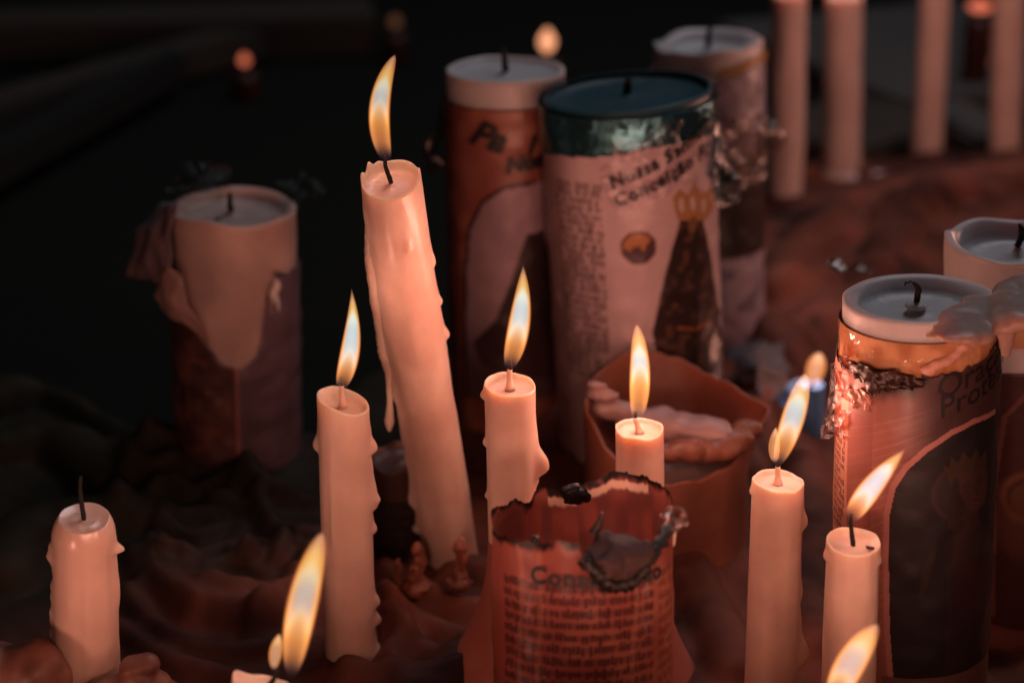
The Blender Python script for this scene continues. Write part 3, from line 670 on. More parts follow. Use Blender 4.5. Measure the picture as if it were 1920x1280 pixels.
w6 = Vector((T2.x, T2.y, c6.z)); soft_tube('wick', [w6, at(1914, 448, w6.y), at(1916, 432, w6.y), at(1911, 420, w6.y)], [.0013, .0014, .0013, .0006], M_WICK, r6, N=8, rough=.5)
def spill_points():
    r_ = random.Random(5); zr = c5.z + .0052; out = []
    top = [(1738, 627), (1760, 606), (1800, 580), (1850, 566), (1890, 548), (1940, 520), (1990, 510)]; bot = [(1738, 630), (1775, 633), (1820, 631), (1858, 620), (1890, 606), (1940, 590), (1990, 585)]
    for k in range(150):
        x = r_.uniform(1738, 1990); a = np.interp(x, [p[0] for p in top], [p[1] for p in top]); b = np.interp(x, [p[0] for p in bot], [p[1] for p in bot])
        m = (b - a) / 2; rad = min(.0062, max(.0016, m / F * .66 * 1.1)); y = a + (b - a) * r_.random()
        g = ground(x, y, zr + .0010 * math.sin(x * .05) + .0022 * ss(1840, 1960, x)); out.append(((g.x, g.y, g.z), rad, (1, 1.1, .36 + .25 * ss(1780, 1900, x))))
    return out
lump('wax_spill', spill_points() + [(tuple(at(1886, y, .614)), r, (1, .6, 1)) for y, r in ((605, .0048), (624, .0040), (644, .0032), (662, .0025))], wax('spilt_wax', (.34, .22, .18), (.44, .30, .25), rad=.008, scale=35), r6, vox=.0008, rough=.0012, seed=8, sc=45, it=10)

# --- middle: big teal-topped pillar
B, T = ground(1204, 852), at(1176, 172, .842)
r3, c3, y3 = pillar('biggest pillar candle with dark blue wax, teal foil neck and pale pink label', B, T, .0385, W_BLUE, r1=.0392, rimw=.04, depth=.0022, rough=.0004, seed=21, tilt=(.0015, 0), N=140, M=60)
uv3 = y3.uv; L3 = y3.L * 1000
foil_edge = y3.poly([(1022, 280), (1060, 284), (1110, 288), (1160, 282), (1195, 276), (1215, 270), (1260, 262), (1300, 252), (1338, 238)])
fu = np.array([p[0] for p in foil_edge]); fv = np.array([p[1] for p in foil_edge])
def paint3(U, V, C):
    C[:] = (.56, .42, .43)
    mixc(C, vnoise(U + 300, V, 14, 4) * .25, (.66, .50, .51))
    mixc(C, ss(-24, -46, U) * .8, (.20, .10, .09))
    t = textlines(U, V, -41, uv3(1140, 500)[0], uv3(1100, 350)[1], uv3(1100, 700)[1], 3.55, 2.5, 11); mixc(C, t * .85, (.08, .04, .045))
    u, v = uv3(1197, 463); d = np.hypot(U - u, V - v); mixc(C, d < 8.0, (.10, .03, .02)); mixc(C, (d < 6.8), (.44, .19, .07))
    hs = v - 1.0 + 2.2 * np.exp(-((U - u + .8) / 1.4) ** 2) + 4.5 * ss(u + 2.5, u + 5.5, U) + .8 * np.sin(U * 2.1); mixc(C, (d < 7.4) & (V < hs), (.055, .020, .022))
    fig = y3.poly([(1272, 412), (1290, 404), (1312, 404), (1326, 470), (1340, 560), (1352, 640), (1362, 760), (1340, 800), (1250, 790), (1226, 640), (1222, 620), (1244, 520), (1262, 450)])
    m = inpoly(U, V, fig); mixc(C, m, (.030, .016, .014)); mixc(C, m * ss(.55, .8, vnoise(U + 300, V, 3.4, 17)) * .6, (.16, .08, .05))
    mixc(C, m * (dline(U, V, y3.poly([(1270, 614), (1300, 616), (1330, 602)])) < .8) * .8, (.34, .12, .06))
    mixc(C, m * (dline(U, V, y3.poly([(1300, 420), (1302, 560), (1298, 700)])) < 1.1) * .6, (.008, .006, .006))
    mixc(C, (dline(U, V, y3.poly([(1320, 420), (1340, 520), (1356, 640)])) < .9) * .7, (.62, .50, .50))
    cr = y3.poly([(1268, 412), (1258, 372), (1270, 352), (1288, 366), (1298, 340), (1310, 362), (1330, 350), (1336, 378), (1320, 412)]); mixc(C, inpoly(U, V, cr), (.42, .22, .09))
    for a in ((1276, 384), (1296, 380), (1314, 384)):
        u, v = uv3(*a); mixc(C, np.hypot((U - u) / 1.3, (V - v) / 3.4) < 1, (.60, .50, .50))
    u, v = uv3(1296, 420); mixc(C, np.hypot((U - u) / 3.0, (V - v) / 4.0) < 1, (.20, .10, .05))
def keep3(U, V): return V < np.interp(U, fu, fv)
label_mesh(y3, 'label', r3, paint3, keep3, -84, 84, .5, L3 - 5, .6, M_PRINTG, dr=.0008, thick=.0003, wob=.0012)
def paintf(U, V, C): C[:] = (.03, .06, .07)
def keepf(U, V): return (V >= np.interp(U, fu, fv) - 2) & (V < L3 - 1.5)
fo = label_mesh(y3, 'foil_neck', r3, paintf, keepf, -112, 112, 0, L3, 1.0, M_FOIL, dr=.0016, thick=.0004, wob=.0010, seed=5)
a3 = .40
lettering(y3, r3, 'Nossa Senhora', uv3(1150, 352), 8.2, a3, M_INK, dr=.0030, shear=.15, bold=.25, space=1.1)
lettering(y3, r3, 'Conceição Ap.', uv3(1158, 386), 8.2, a3, M_INK, dr=.0030, shear=.15, bold=.25, space=1.1)
crumple('cellophane_wrap', [[y3.pt(*uv3(x, y), .0035) for x, y in row] for row in (((1160, 250), (1215, 240), (1270, 225), (1325, 200)), ((1140, 300), (1200, 290), (1260, 275), (1332, 250)), ((1130, 345), (1200, 330), (1270, 320), (1336, 300)), ((1160, 400), (1220, 370), (1280, 350), (1338, 350)))],
        film('pale_film', (.95, .92, .94), .09, .28), r3, amp=.0035, seed=6, n=46, sc=110)
crumple('cellophane_flap', [[at(1322, 150, .83), at(1340, 170, .83), at(1352, 230, .84)], [at(1336, 230, .825), at(1352, 260, .83), at(1372, 300, .84)], [at(1338, 310, .82), at(1362, 330, .83), at(1382, 370, .84)], [at(1336, 380, .82), at(1356, 382, .83), at(1376, 388, .84)]],
        M_FILMT, r3, amp=.005, seed=7, n=40, sc=70)
crumple('cellophane_ruff', [[at(1345, 215, .86), at(1400, 225, .90), at(1440, 225, .93), at(1460, 235, .95)], [at(1350, 262, .86), at(1400, 262, .90), at(1445, 255, .93), at(1484, 258, .95)], [at(1352, 320, .86), at(1400, 310, .90), at(1432, 300, .93), at(1458, 288, .95)], [at(1354, 370, .86), at(1395, 365, .90), at(1420, 345, .93), at(1440, 320, .95)]],
        film('dusty_film', (.72, .62, .60), .14, .4), r3, amp=.008, seed=8, n=40, sc=55)
crumple('wick', [[c3 + Vector((-.002, 0, 0)), c3 + Vector((.002, 0, 0))], [c3 + Vector((-.001, 0, .007)), c3 + Vector((.002, .001, .007))]], M_WICK, r3, amp=.0006, n=5, thick=.001)

# --- behind left: brown-red labelled pillar
B, T = ground(955, 792), at(948, 130, .880)
r2, c2, y2 = pillar('red-brown labelled pillar with a flat grey top left of the teal one', B, T, .0284, W_GREY, rimw=.10, depth=.0025, rough=.0004, seed=24, N=110, M=60)
uv2 = y2.uv; L2 = y2.L * 1000
def paint2(U, V, C):
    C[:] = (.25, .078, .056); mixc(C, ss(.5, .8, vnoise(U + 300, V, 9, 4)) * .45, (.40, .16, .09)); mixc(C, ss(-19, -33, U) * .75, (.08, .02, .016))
    pan = y2.poly([(876, 740), (876, 500), (882, 430), (905, 378), (945, 350), (1000, 340)]); pf = pan + [(40, pan[-1][1]), (40, pan[0][1])]
    m = inpoly(U, V, pf); mixc(C, m, (.28, .20, .23)); mixc(C, m * vnoise(U + 300, V, 8, 7) * .5, (.44, .30, .33))
    fig = y2.poly([(960, 520), (985, 440), (1015, 430), (1040, 520), (1060, 700), (905, 680), (890, 640), (930, 600)]); mixc(C, m * inpoly(U, V, fig), (.035, .02, .022))
    mixc(C, m * ss(uv2(940, 590)[1], uv2(940, 700)[1], V) * .85, (.07, .035, .035))
    mixc(C, (dline(U, V, pan) < 1.0), (.035, .012, .014))
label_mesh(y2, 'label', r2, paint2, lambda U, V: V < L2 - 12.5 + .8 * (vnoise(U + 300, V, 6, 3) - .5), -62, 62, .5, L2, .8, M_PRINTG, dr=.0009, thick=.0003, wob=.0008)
p = uv2(884, 262)
lettering(y2, r2, 'Pa', p, 17, -.30, M_INK, dr=.0024, shear=.3, bold=.7)
lettering(y2, r2, 'i', uv2(985, 288), 13, .0, M_INK, dr=.0024, shear=.3, bold=.6)
lettering(y2, r2, 'Nosso', uv2(948, 322), 10, .12, M_INK, dr=.0024, shear=.3, bold=.7)
soft_tube('wick', [c2, at(946, 112, c2.y), at(944, 92, c2.y)], [.0016, .0016, .0013], M_WICK, r2, N=8, rough=.3)
crumple('cellophane_tail', [[at(836, 200, .87), at(842, 230, .87)], [at(815, 250, .86), at(830, 280, .87)], [at(778, 300, .85), at(812, 330, .86)]], film('dark_film', (.5, .4, .38), .08, .35), r2, amp=.005, seed=9, sc=60)

# --- far behind: wrapped candle with yellow edge
B, T = ground(1330, 648), at(1328, 78, .99)
r4, c4, y4 = pillar('farthest wrapped candle with a ragged waxy top and a mustard rim edge', B, T, .0285, W_GREY, r1=.0292, rimw=.20, depth=.006, rough=.0016, seed=31, rimn=.004, peaks=[(60, 40, .003), (200, 30, -.003)], N=110, M=60)
uv4 = y4.uv; L4 = y4.L * 1000
def paint4(U, V, C):
    C[:] = (.26, .24, .30); mixc(C, vnoise(U + 300, V, 8, 4) * .6, (.42, .36, .40)); mixc(C, ss(.6, .75, vnoise(U + 300, V + 40, 7, 14)) * .7, (.10, .10, .15))
    mixc(C, ss(uv4(1400, 240)[1], uv4(1400, 330)[1], V) * (V > 60), (.025, .018, .018)); mixc(C, (V < uv4(1390, 585)[1]) * 1.0, (.30, .25, .32))
label_mesh(y4, 'label', r4, paint4, lambda U, V: V < L4 - 14 + 5 * ss(0, 30, U), -60, 70, .5, L4, 1.0, M_PRINTG, dr=.0009, thick=.0003, wob=.001)
label_mesh(y4, 'rim_band', r4, lambda U, V, C: C.__setitem__(slice(None), (.42, .22, .05)), lambda U, V: (np.abs(V - (L4 - 12 + 5 * ss(0, 30, U))) < 2.2) & (U > 2), 0, 66, L4 - 20, L4, .8, M_PRINTG, dr=.0016, thick=.0003)
soft_tube('wick', [c4, c4 + Vector((0, 0, .006)), c4 + Vector((.001, 0, .011))], [.0016, .0016, .0013], M_WICK, r4, N=8, rough=.3)

# --- left: half stripped pillar
B, T = ground(448, 866), at(437, 388, .831)
r1, c1, y1 = pillar('half unwrapped white pillar standing alone in the dark with torn paper hanging', B, T, .0283, wax('dusty_wax', (.42, .30, .27), (.62, .46, .41), rad=.006, scale=30, bump=.5), r1=.0292, rimw=.14, depth=.0045, rough=.0006, seed=41, rimn=.002, N=110, M=60)
uv1 = y1.uv; L1 = y1.L * 1000
tear = y1.poly([(316, 520), (335, 560), (365, 610), (395, 650), (420, 680), (450, 690), (478, 670), (487, 640), (492, 600), (508, 590), (515, 560), (500, 535), (515, 520), (548, 500), (560, 490)])
tu1 = np.array([p[0] for p in tear]); tv1 = np.array([p[1] for p in tear]); oo = np.argsort(tu1)
def paint1(U, V, C):
    s = uv1(446, 760)[0]
    C[:] = (.10, .045, .04); mixc(C, ss(.4, .7, vnoise(U + 300, V, 7, 4)) * .7, (.035, .014, .014)); mixc(C, ss(.65, .8, vnoise(U + 300, V, 5, 6)) * .5, (.22, .08, .05))
    mixc(C, (U > s), (.14, .10, .125)); mixc(C, np.abs(U - s) < .8, (.36, .15, .12)); mixc(C, ss(.5, .9, vnoise(U + 300, V, 11, 16)) * .5, (.06, .035, .04))
    t = textlines(U, V, uv1(512, 700)[0], 34, uv1(520, 620)[1], 12, 3.4, 2.0, 31); mixc(C, t * .55, (.10, .06, .08))
label_mesh(y1, 'torn_label', r1, paint1, lambda U, V: V < np.interp(U, tu1[oo], tv1[oo]) + 1.5 * (vnoise(U + 300, V + 9, 2.5, 8) - .5), -58, 58, .5, L1, .7, M_PRINT, dr=.0009, thick=.0004, wob=.0012)
crumple('torn_flap', [[at(308, 385, .835), at(322, 380, .825), at(330, 378, .812)], [at(262, 430, .84), at(290, 430, .82), at(320, 440, .808)], [at(246, 490, .84), at(280, 500, .82), at(325, 520, .806)], [at(242, 522, .84), at(285, 528, .82), at(318, 540, .808)]], M_PAPER, r1, amp=.003, seed=3, n=24, thick=.0005, sc=50)
crumple('torn_flap', [[at(318, 500, .806), at(335, 520, .803), at(350, 560, .802)], [at(288, 552, .815), at(320, 560, .803), at(370, 612, .800)], [at(300, 575, .812), at(350, 610, .802), at(398, 656, .801)]], plain('wax_soaked_paper', (.30, .19, .17), .6), r1, amp=.002, seed=5, n=20, thick=.0005, sc=60)
lump('wax_drip', [(tuple(at(518, 535, .806)), .0028, (.8, .6, 1.4)), (tuple(at(512, 552, .805)), .0026, (.8, .6, 1.6)), (tuple(at(522, 570, .805)), .0020, (.7, .6, 2.2))], W_PALE, r1, vox=.0008)
lump('charred_nick', [(tuple(at(524, 515, .807)), .0022, (1.9, .6, .5))], M_CHAR, r1, vox=.0008)
lump('soot_speck', [(tuple(at(408, 413, c1.y - .006)), .0030, (1.0, 1, .4))], M_CHAR, r1, vox=.0008)
soft_tube('wick', [c1 + Vector((-.001, 0, 0)), at(431, 380, c1.y), at(431, 362, c1.y)], [.0016, .0014, .0010], M_WICK, r1, N=8, rough=.3)
crumple('cellophane_wrap', [[at(325, 345, .85), at(350, 300, .86), at(395, 290, .86), at(420, 320, .86)], [at(318, 360, .84), at(350, 330, .85), at(385, 325, .85), at(415, 345, .86)], [at(322, 372, .83), at(345, 362, .84), at(380, 352, .85), at(420, 350, .86)], [at(320, 400, .806), at(345, 380, .82), at(385, 365, .835), at(420, 360, .85)]], film('sooty_film', (.75, .73, .70), .02, .4), r1, amp=.006, seed=14, n=34, sc=80)
crumple('cellophane_tail', [[at(520, 340, .85), at(560, 325, .86), at(590, 340, .87)], [at(553, 385, .835), at(575, 365, .85), at(606, 358, .87)], [at(556, 420, .83), at(566, 400, .835), at(580, 385, .85)]], film('sooty_film', (.80, .78, .76), .018, .4), r1, amp=.005, seed=15, n=20, sc=80)

# --- front: burnt-out cup
B, T = ground(1092, 1850), at(1092, 1002, .56)
B.z = 0; B.y = 0.538; B.x = T.x + .001; yc = Cyl(B, T, .0300); r7 = empty('burnt_cup_candle', B, 'near paper-wrapped candle burnt down into a charred torn rim with rows of print', 'candle', 'wide candles in printed wrappers')
Lc = yc.L * 1000; uvc = yc.uv
def far_uv(px, py):                    # the same on the far wall
    o = Vector((0, 0, CH)) - yc.B; d = ray(px, py); ox, oy, oz = o.dot(yc.X), o.dot(yc.Y), o.dot(yc.Z); dx, dy, dz = d.dot(yc.X), d.dot(yc.Y), d.dot(yc.Z)
    A = dx * dx + dy * dy; Bq = 2 * (ox * dx + oy * dy); C = ox * ox + oy * oy - yc.r ** 2; D = max(0, Bq * Bq - 4 * A * C); t = (-Bq + math.sqrt(D)) / (2 * A)
    x, y, z = ox + t * dx, oy + t * dy, oz + t * dz; a = math.atan2(y, x) + math.pi / 2
    return (a * yc.r * 1000, z * 1000)
circ = 2 * math.pi * yc.r * 1000
fr = [uvc(*p) for p in ((921, 985), (945, 1002), (975, 1010), (1010, 1014), (1050, 1012), (1085, 1015), (1098, 1035), (1112, 1060), (1128, 1078), (1150, 1082), (1175, 1074), (1190, 1050), (1205, 1030), (1225, 1005), (1245, 985), (1262, 962))]
bk = [far_uv(*p) for p in ((1262, 950), (1248, 915), (1230, 900), (1200, 890), (1175, 884), (1150, 882), (1125, 892), (1100, 905), (1075, 915), (1050, 920), (1030, 916), (1010, 912), (1003, 925), (995, 938), (970, 935), (945, 945), (925, 955))]
rim = sorted([((u + circ) % circ, v) for u, v in fr + bk]); ru = np.array([p[0] for p in rim]); rv = np.array([p[1] for p in rim])
ru = np.concatenate([ru - circ, ru, ru + circ]); rv = np.concatenate([rv] * 3)
def rimv(U, V): return np.interp(U, ru, rv) + 1.3 * (vnoise(U + 300, V * 0 + 7, 1.1, 3) - .5) + 1.3 * (vnoise(U + 300, V * 0 + 3, 3.1, 5) - .5)
vt = uvc(1090, 1105)[1]
def paintc(U, V, C):
    C[:] = (.34, .095, .070); mixc(C, ss(.45, .8, vnoise(U + 300, V, 13, 4)) * .6, (.56, .22, .14))
    mixc(C, ss(.5, .8, vnoise(U * 2.5 + 300, V * .22 + 40, 9, 14)) * .5, (.30, .075, .055))
    t = textlines(U, V, -31, uvc(1222, 1150)[0] + 1, vt, vt - 80, 4.1, 2.3, 41); mixc(C, np.maximum(t, .45 * ss(1.25, .8, np.abs(((vt - V + 2.05) % 4.1) - 2.05)) * (V < vt + 1.5) * (U > -31) * (U < 25)) * .95, (.05, .010, .012))
    mixc(C, ((U > 27) & (U < 42)) * textlines(U, V, 28, 42, vt + 2, vt - 80, 4.1, 2.1, 43) * .8, (.12, .03, .03))
    top = rimv(U, V); ui = np.abs(((U + circ / 2) % circ) - circ / 2)
    mixc(C, (ui > 48) * ss(.3, .8, vnoise(U * 1.6 + 300, V * .6 + 40, 6, 24)) * .7, (.16, .06, .06))
    for st in (-23, -15.5, 16.5): mixc(C, ss(1.6, .4, np.abs(U - st + .8 * np.sin(V * .12))) * .22, (.75, .34, .22))  # light glints on the label, painted in as pale vertical streaks
    ed = ss(-3.6, -.8, V - top + 3.2 * (vnoise(U + 300, V, 2.6, 8) - .5)); mixc(C, ed, (.010, .007, .007))
    back = (np.abs(((U + circ / 2) % circ) - circ / 2) > 48); pale = back & (((U + circ) % circ) < circ * .56) & (((U + circ) % circ) > circ * .36)
    mixc(C, pale * ss(-7.0, -5.6, V - top) * ss(-2.8, -3.8, V - top) * .95, (.88, .62, .46))
M_CUP = printed('charred_label', .36, .20, 0, (45, .2, .002))
nt_ = M_CUP.node_tree; tl_ = nt_.nodes.new('ShaderNodeBsdfTranslucent'); mx_ = nt_.nodes.new('ShaderNodeMixShader'); mx_.inputs[0].default_value = .45
nt_.links.new(next(n for n in nt_.nodes if n.type == 'VERTEX_COLOR').outputs['Color'], tl_.inputs['Color']); nt_.links.new(nt_.nodes['Principled BSDF'].outputs[0], mx_.inputs[1]); nt_.links.new(tl_.outputs[0], mx_.inputs[2])
nt_.links.new(mx_.outputs[0], nt_.nodes['Material Output'].inputs['Surface'])
label_mesh(yc, 'paper_shell', r7, paintc, lambda U, V: V < rimv(U, V), -circ / 2, circ / 2, .5, 145, .42, M_CUP, dr=.0004, wob=.0010, seed=4)
zt = yc.B + yc.Z * (uvc(1090, 1012)[1] / 1000 - .0235)
wax_body('wax_body', yc.B, zt, .0288, .0288, W_ROSE, r7, rimw=.05, depth=.003, rimn=.003, seed=51, N=90, M=40)
lettering(yc, r7, 'Consagração', uvc(1001, 1087), 7.8, -.02, M_INK, dr=.0020, bold=.32, space=1.1)
wz = zt + yc.Z * 0; soft_tube('wick', [at(1112, 1000, 0.538), at(1121, 985, 0.538), at(1129, 962, 0.538)], [.0017, .0014, .0005], M_CHAR, r7, N=8, rough=.3)
# folded, charred lobe sagging over the front rim
crumple('charred_fold', [[yc.pt(*uvc(1095, 1040), .001), yc.pt(*uvc(1130, 1015), -.006), yc.pt(*uvc(1180, 1010), -.006), yc.pt(*uvc(1215, 1010), .001)],
                         [yc.pt(*uvc(1100, 1050), .003), yc.pt(*uvc(1135, 1045), .0035), yc.pt(*uvc(1172, 1040), .0035), yc.pt(*uvc(1205, 1030), .0025)],
                         [yc.pt(*uvc(1118, 1066), .003), yc.pt(*uvc(1140, 1072), .0045), yc.pt(*uvc(1165, 1070), .0045), yc.pt(*uvc(1190, 1055), .003)],
                         [yc.pt(*uvc(1135, 1085), .002), yc.pt(*uvc(1145, 1090), .003), yc.pt(*uvc(1160, 1088), .003), yc.pt(*uvc(1178, 1078), .002)]], plain('browned_paper', (.050, .024, .021), .7, bump=(200, .6, .002)), r7, amp=.0032, seed=31, n=40, thick=.0006, sc=110)
ed = spline([yc.pt(*uvc(1092, 1040), .003), yc.pt(*uvc(1106, 1056), .0045), yc.pt(*uvc(1122, 1076), .0045), yc.pt(*uvc(1140, 1090), .004), yc.pt(*uvc(1165, 1088), .004), yc.pt(*uvc(1188, 1068), .004), yc.pt(*uvc(1206, 1042), .003), yc.pt(*uvc(1240, 1000), .0015), yc.pt(*uvc(1262, 966), .001)], 6)
tube('charred_edge', ed, [.0014 + .0012 * abs(math.sin(i * 1.3)) for i in range(len(ed))], M_CHAR, r7, N=8, rough=.8, seed=2)
lump('charred_blister', [(tuple(yc.pt(*far_uv(1080, 928), -.001)), .0035, (1.5, .6, 1)), (tuple(yc.pt(*far_uv(1070, 918), 0)), .0024, (1.4, .7, 1))], M_CHAR, r7, vox=.0007, rough=.0015, sc=300)
lump('soot_speck', [(tuple(yc.pt(*uvc(1003, 1010), .0)), .0020, (1, 1, .8))], M_CHAR, r7, vox=.0007)
crumple('film_knot', [[at(1254, 935, 0.538), at(1270, 930, 0.538), at(1286, 940, 0.538)], [at(1252, 955, .536), at(1272, 955, .533), at(1290, 962, 0.538)], [at(1256, 985, .536), at(1270, 990, .533), at(1276, 992, 0.538)]], film('amber_film', (.75, .45, .35), .35, .15), r7, amp=.006, seed=33, n=30, sc=160)
lump('bright_bead', [(tuple(yc.pt(*uvc(1266, 1005), .0006)), .0014, (.7, .7, 1.6)), (tuple(yc.pt(*uvc(1266, 1016), .0006)), .0013, (.7, .7, 1.6))], W_IVORY, r7, vox=.0004)

# --- brown wax stub with a torn high back
B, T = ground(1253, 1012), at(1253, 800, .745)
B = Vector((T.x, .745, 0)); r8 = empty('wax_stub', B, 'squat brown wax stub with a high torn back wall behind the upright flame', 'candle')
ys_ = Cyl(B, T, .036); 
def stub():
    N, M = 120, 60; V = []; Fc = []; H = (T - B).length
    # the wall's height round the stub, read at these directions (degrees, 0 = right, 90 = away)
    ang_ = [-180, -150, -120, -95, -70, -45, -20, 0, 25, 50, 75, 100, 120, 140, 160, 180]
    hh = [.013, .004, -.006, -.010, -.009, -.006, .001, .007, .010, .013, .017, .021, .020, .018, .016, .013]
    for side in (0, 1):
        for j in range(M + 1):
            for i in range(N):
                a = -math.pi + 2 * math.pi * i / N; h = H + np.interp(math.degrees(a), ang_, hh) + .0022 * noise.noise(Vector((math.cos(a) * 3, math.sin(a) * 3, 1))) + .0010 * noise.noise(Vector((math.cos(a) * 9, math.sin(a) * 9, 1)))
                lo = 0 if side == 0 else H - .020 + .004 * math.sin(a * 2)
                z = lo + (h - lo) * (j / M if side == 0 else 1 - j / M)
                th = .0013 + .004 * max(0, (h - z)) / .03
                r = .0365 * (1 + .035 * noise.noise(Vector((math.cos(a) * 1.3, math.sin(a) * 1.3, 5 + z * 9)))) - (th if side else 0) + .0011 * noise.noise(Vector((math.cos(a) * 2, math.sin(a) * 2, z * 40))) + (.0012 if j == M and side == 0 else 0) * 0
                r += .0025 * ss(-.012, 0, z - h) * math.exp(-((math.degrees(a) + 5) / 25) ** 2)
                r += .0060 * math.exp(-((math.degrees(a) - 4) / 13) ** 2) * ss(-.030, 0, z - h)
                V.append(B + Vector((math.cos(a) * r, math.sin(a) * r, z)))
    J = 2 * (M + 1)
    for j in range(J - 1):
        for i in range(N):
            a, b = j * N + i, j * N + (i + 1) % N; Fc.append((a, b, b + N, a + N))
    Fc.append(tuple((J - 1) * N + i for i in range(N)))
    link('wax_body', mesh('wax_body', V, Fc), W_STUB, r8)
stub()
lump('melted_fold', [(tuple(at(x, y, Y)), r, (1.3, .9, .62)) for (x, y, Y, r) in ((1200, 790, .742, .008), (1240, 795, .735, .010), (1280, 800, .73, .0105), (1315, 805, .725, .0095), (1345, 812, .722, .006), (1130, 740, .74, .006), (1150, 765, .742, .007), (1120, 722, .738, .004))], wax('lilac_wax', (.34, .22, .21), (.44, .30, .28)), r8, vox=.0012, rough=.0025, seed=3)
lump('melted_fold', [(tuple(at(x, y, Y)), r, (1.3, .8, .8)) for (x, y, Y, r) in ((1255, 848, .712, .006), (1285, 842, .712, .0068), (1320, 846, .714, .006), (1350, 838, .717, .0065), (1380, 825, .722, .0065), (1402, 808, .732, .0055))], W_STUB, r8, vox=.0012, rough=.003, seed=5)

# --- pale blue-grey lit stub behind taper E
g = Vector((at(1522, 800, .86).x, .86, 0)); T = at(1521, 722, .86)
taper('short blurred grey-blue candle burning behind the taper with the pale drips', g, T, .0068, .0066, None, mat=wax('grey_blue_wax', (.15, .40, .85), (.20, .48, .92), sss=.0, spec=.2), seed=61, M=30, N=50, name='short_candle',
      wick=[at(1524, 715, .86), at(1526, 708, .86)], waxlen=0, fl=dict(base=at(1520, 728, .86), tip=at(1537, 662, .86), hw=.0054, ea=.7, eb=.55, power=1.2, core=.0, hollow=.1, side=.8, light=.018))
o = crumple('paper_scrap', [[at(1462, 742, .87), at(1485, 715, .87), at(1505, 705, .87)], [at(1462, 760, .865), at(1485, 750, .865), at(1505, 760, .865)], [at(1472, 768, .86), at(1490, 800, .86), at(1508, 810, .86)]], plain('grey_blue_paper', (.18, .42, .85), .7), None, amp=.003, seed=9, n=20, thick=.0005)
tag(o, 'crumpled grey-blue paper scrap leaning on the short blurred candle', 'paper scrap')
o = crumple('wrapper_scrap', [[ground(1360, 650, .02), ground(1420, 640, .025), ground(1470, 655, .02)], [ground(1370, 690, .02), ground(1430, 690, .03), ground(1480, 700, .02)], [ground(1390, 730, .012), ground(1430, 740, .02), ground(1460, 760, .015)]], plain('grey_wrapper', (.10, .085, .095), .6), None, amp=.006, seed=19, n=24, thick=.0005, sc=50)
tag(o, 'dull grey crumpled wrapper lying on the wax behind the brown stub', 'wrapper')
o = crumple('film_scrap', [[at(1560, 500, .80), at(1600, 492, .80), at(1640, 500, .79)], [at(1565, 508, .79), at(1600, 512, .79), at(1635, 512, .78)]], film('glinting_film', (.6, .5, .45), .25, .12), None, amp=.005, seed=29, n=24, sc=120)
tag(o, 'thin glinting scrap of film sticking out behind the dark labelled candle', 'film scrap')

# --- burnt-out dark votive behind the middle left taper
B, T = ground(752, 1042), at(752, 858, .735); B = Vector((T.x, .735, 0))
r9, c9, y9 = pillar('low blackened candle half hidden between the two left tapers', B, T, .0150, wax('sooty_wax', (.05, .025, .02), (.12, .05, .04)), name='blackened_candle', seed=71, N=70, M=50, rough=.0015, rimn=.004)
label_mesh(y9, 'wrapper', r9, lambda U, V, C: (C.__setitem__(slice(None), (.020, .014, .012)), mixc(C, textlines(U, V, -14, 14, 60, 4, 5, 2, 3) * .5, (.06, .04, .03))), None, -30, 30, 8, y9.L * 1000 - 14, 1.0, M_PRINT, dr=.001)
# little upright wax shards round the leaning taper's foot
for (x, y0, y1_, Y, r, lab) in ((784, 1032, 1095, .690, .0032, 'small upright red wax shard left of the leaning taper foot'), (862, 1022, 1085, .688, .0026, 'thin upright wax shard in front of the leaning taper foot'), (746, 1052, 1095, .695, .0018, 'tiny faint wax shard farthest left by the blackened candle')):
    tag(lump('wax_shard', [(tuple(at(x + 3 * math.sin(k), y0 + (y1_ - y0) * k / 6, Y)), r * (.8 + .3 * (k / 6)), (1, .8, 1.6)) for k in range(7)] + [(tuple(at(x, y1_ + 8, Y)), r * 1.6, (1.4, 1, .7))], W_STUB, vox=.0008, rough=.0022, seed=x, sc=180), lab, 'wax shard', 'wax shards round the leaning taper')

# --- slumped wax cone behind the cup
def cone():
    c = Vector((at(1080, 1150, .635).x, .642, 0)); N, M = 90, 40; V = []; Fc = []
    for j in range(M + 1):
        t = j / M; z = -.01 + .074 * t
        r = .056 - .022 * t - .007 * math.sin(t * math.pi) + (0 if t < .9 else -(t - .9) * .12)
        for i in range(N):
            a = 2 * math.pi * i / N; rr = r * (1 + .06 * noise.noise(Vector((math.cos(a) * 1.5, math.sin(a) * 1.5, z * 22))))
            V.append(c + Vector((math.cos(a) * rr, math.sin(a) * rr * .72, z)))
    for j in range(M):
        for i in range(N):
            a, b = j * N + i, j * N + (i + 1) % N; Fc.append((a, b, b + N, a + N))
    Fc.append(tuple(M * N + i for i in range(N))); Fc.append(tuple(range(N - 1, -1, -1)))
    tag(link('wax_mound', mesh('wax_mound', V, Fc), wax('red_wax', (.34, .11, .08), (.46, .17, .12), rad=.006, scale=40)), 'smooth reddish wax mound flaring out low behind the burnt cup', 'wax mound')
cone()
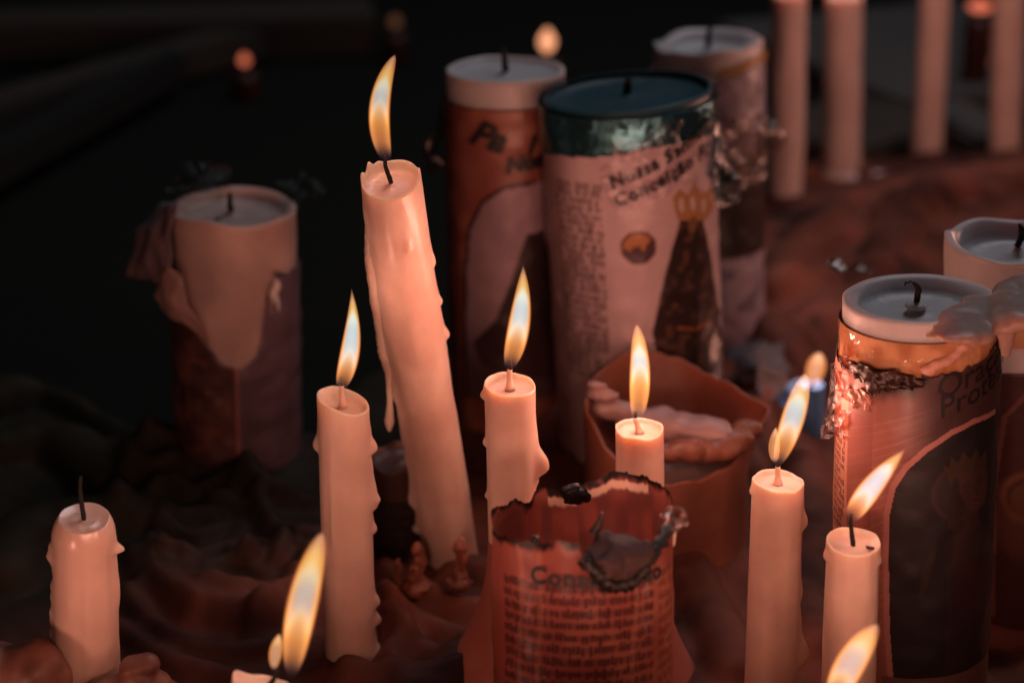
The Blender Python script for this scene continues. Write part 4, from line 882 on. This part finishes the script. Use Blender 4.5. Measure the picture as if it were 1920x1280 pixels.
# lumps round the unlit taper
for (L, lab, sd) in (([(20, 1262, .013), (60, 1240, .012), (85, 1262, .010), (-20, 1255, .014), (40, 1300, .016)], 'heap of dark glossy wax lumps left of the unlit taper', 3),
                     ([(252, 1242, .0062), (275, 1236, .0052), (262, 1268, .008), (292, 1276, .0058), (245, 1290, .010), (280, 1310, .010)], 'knobbly wax lumps right of the unlit taper', 8)):
    tag(lump('wax_lump', [(tuple(at(x, y + 8, .572)), r, (1, 1, .8)) for x, y, r in L] + [(tuple(at(L[0][0], 1360, .572)), .016, (1.5, 1, 1.3))], wax('dark_glossy_wax', (.10, .04, .028), (.26, .11, .075), rough=.5, sss=.3, bump=.15), vox=.0012, rough=.0014, seed=sd, sc=70), lab, 'wax lump', 'wax lumps round the unlit taper')

# ================================================================== far flames in the dark
def far_candle(px, py, Y, h, hw, lab, power=.7, cup=(.05, .012, .008), pale=False):
    tip = at(px, py - h / 2, Y); base = at(px, py + h / 2, Y); root = empty('distant_candle', (base.x, Y, -.02), lab, 'candle', 'far candle flames blurred in the dark')
    r = .012; Vb = [(base.x + math.cos(a) * r * k, Y + math.sin(a) * r * k, z) for z, k in ((-.022, .9), (-.018, 1), (base.z - .012, 1), (base.z - .006, .95), (base.z - .008, .6)) for a in np.linspace(0, 2 * math.pi, 25)[:24]]
    Fc = [(j * 24 + i, j * 24 + (i + 1) % 24, (j + 1) * 24 + (i + 1) % 24, (j + 1) * 24 + i) for j in range(4) for i in range(24)] + [tuple(96 + i for i in range(24))]
    link('candle_body', mesh('candle_body', Vb, Fc), plain('dark_votive', cup, .4), root)
    m = bpy.data.materials.new('far_flame'); m.use_nodes = True; nt = m.node_tree; nt.nodes.clear(); e = nt.nodes.new('ShaderNodeEmission'); o2 = nt.nodes.new('ShaderNodeOutputMaterial')
    e.inputs['Color'].default_value = (1, .40, .20, 1) if pale else (1, .22, .12, 1); e.inputs['Strength'].default_value = power; nt.links.new(e.outputs[0], o2.inputs['Surface'])
    bm = bmesh.new(); bmesh.ops.create_uvsphere(bm, u_segments=20, v_segments=14, radius=1)
    for v in bm.verts: k = 1 - .45 * max(0, v.co.z); v.co.x *= k; v.co.y *= k
    me = bpy.data.meshes.new('flame'); bm.to_mesh(me); bm.free(); f = link('flame', me, m, root); f.matrix_basis = Matrix.Translation((tip + base) / 2) @ Matrix.Diagonal((hw, hw, (tip - base).length / 2, 1))
far_candle(458, 112, 1.62, 22, .0045, 'small red blurred flame alone in the dark at upper left', .75)
far_candle(1026, 76, 1.55, 44, .0070, 'bright orange blurred flame just behind the flat grey pillar top', 1.25, pale=True)
far_candle(741, 40, 1.75, 22, .0060, 'faintest tiny reddish flame above the leaning taper', .09, pale=True)
far_candle(1838, 12, 1.60, 22, .0105, 'dull orange flame at the top edge between the two rightmost tapers', .8)
far_candle(1861, 122, 1.66, 26, .0052, 'lower dim red flame beside the rightmost taper', .28)
far_candle(1863, 72, 1.72, 22, .0048, 'upper dim red flame beside the rightmost taper', .22)

# ================================================================== light
w = bpy.data.worlds.new('World'); S.world = w; w.use_nodes = True
bg = w.node_tree.nodes['Background']; bg.inputs['Color'].default_value = (.55, .95, .90, 1); bg.inputs['Strength'].default_value = .0035
# candles burning in front; last two lamps added to light the back tapers
for (x, y, z, p) in ((-.24, .43, .050, .32), (-.06, .31, .149, .92), (.07, .32, .150, .88), (.20, .35, .152, .62), (.47, .92, .20, 1.15), (.36, 1.0, .16, .50)):
    warm_light((x, y, z), p, .018)
# dim cool evening light from above and behind
ad = bpy.data.lights.new('evening_light', 'AREA'); ad.energy = 6.5; ad.shape = 'DISK'; ad.size = .9; ad.color = (.95, .92, 1.0)
ao = bpy.data.objects.new('evening_light', ad); COL.objects.link(ao); ao.location = (.5, 1.5, 1.7)
ao.rotation_euler = (Vector((0.15, .9, .1)) - ao.location).to_track_quat('-Z', 'Y').to_euler()

S.view_settings.view_transform = 'Standard'; S.view_settings.look = 'None'; S.view_settings.exposure = 0; S.view_settings.gamma = 1
S.render.engine = 'CYCLES'; c = S.cycles
c.use_denoising = True; c.denoiser = 'OPENIMAGEDENOISE'; c.max_bounces = 8; c.transparent_max_bounces = 16; c.volume_bounces = 0
c.sample_clamp_indirect = 1.5; c.volume_max_steps = 256; c.caustics_reflective = False; c.caustics_refractive = False
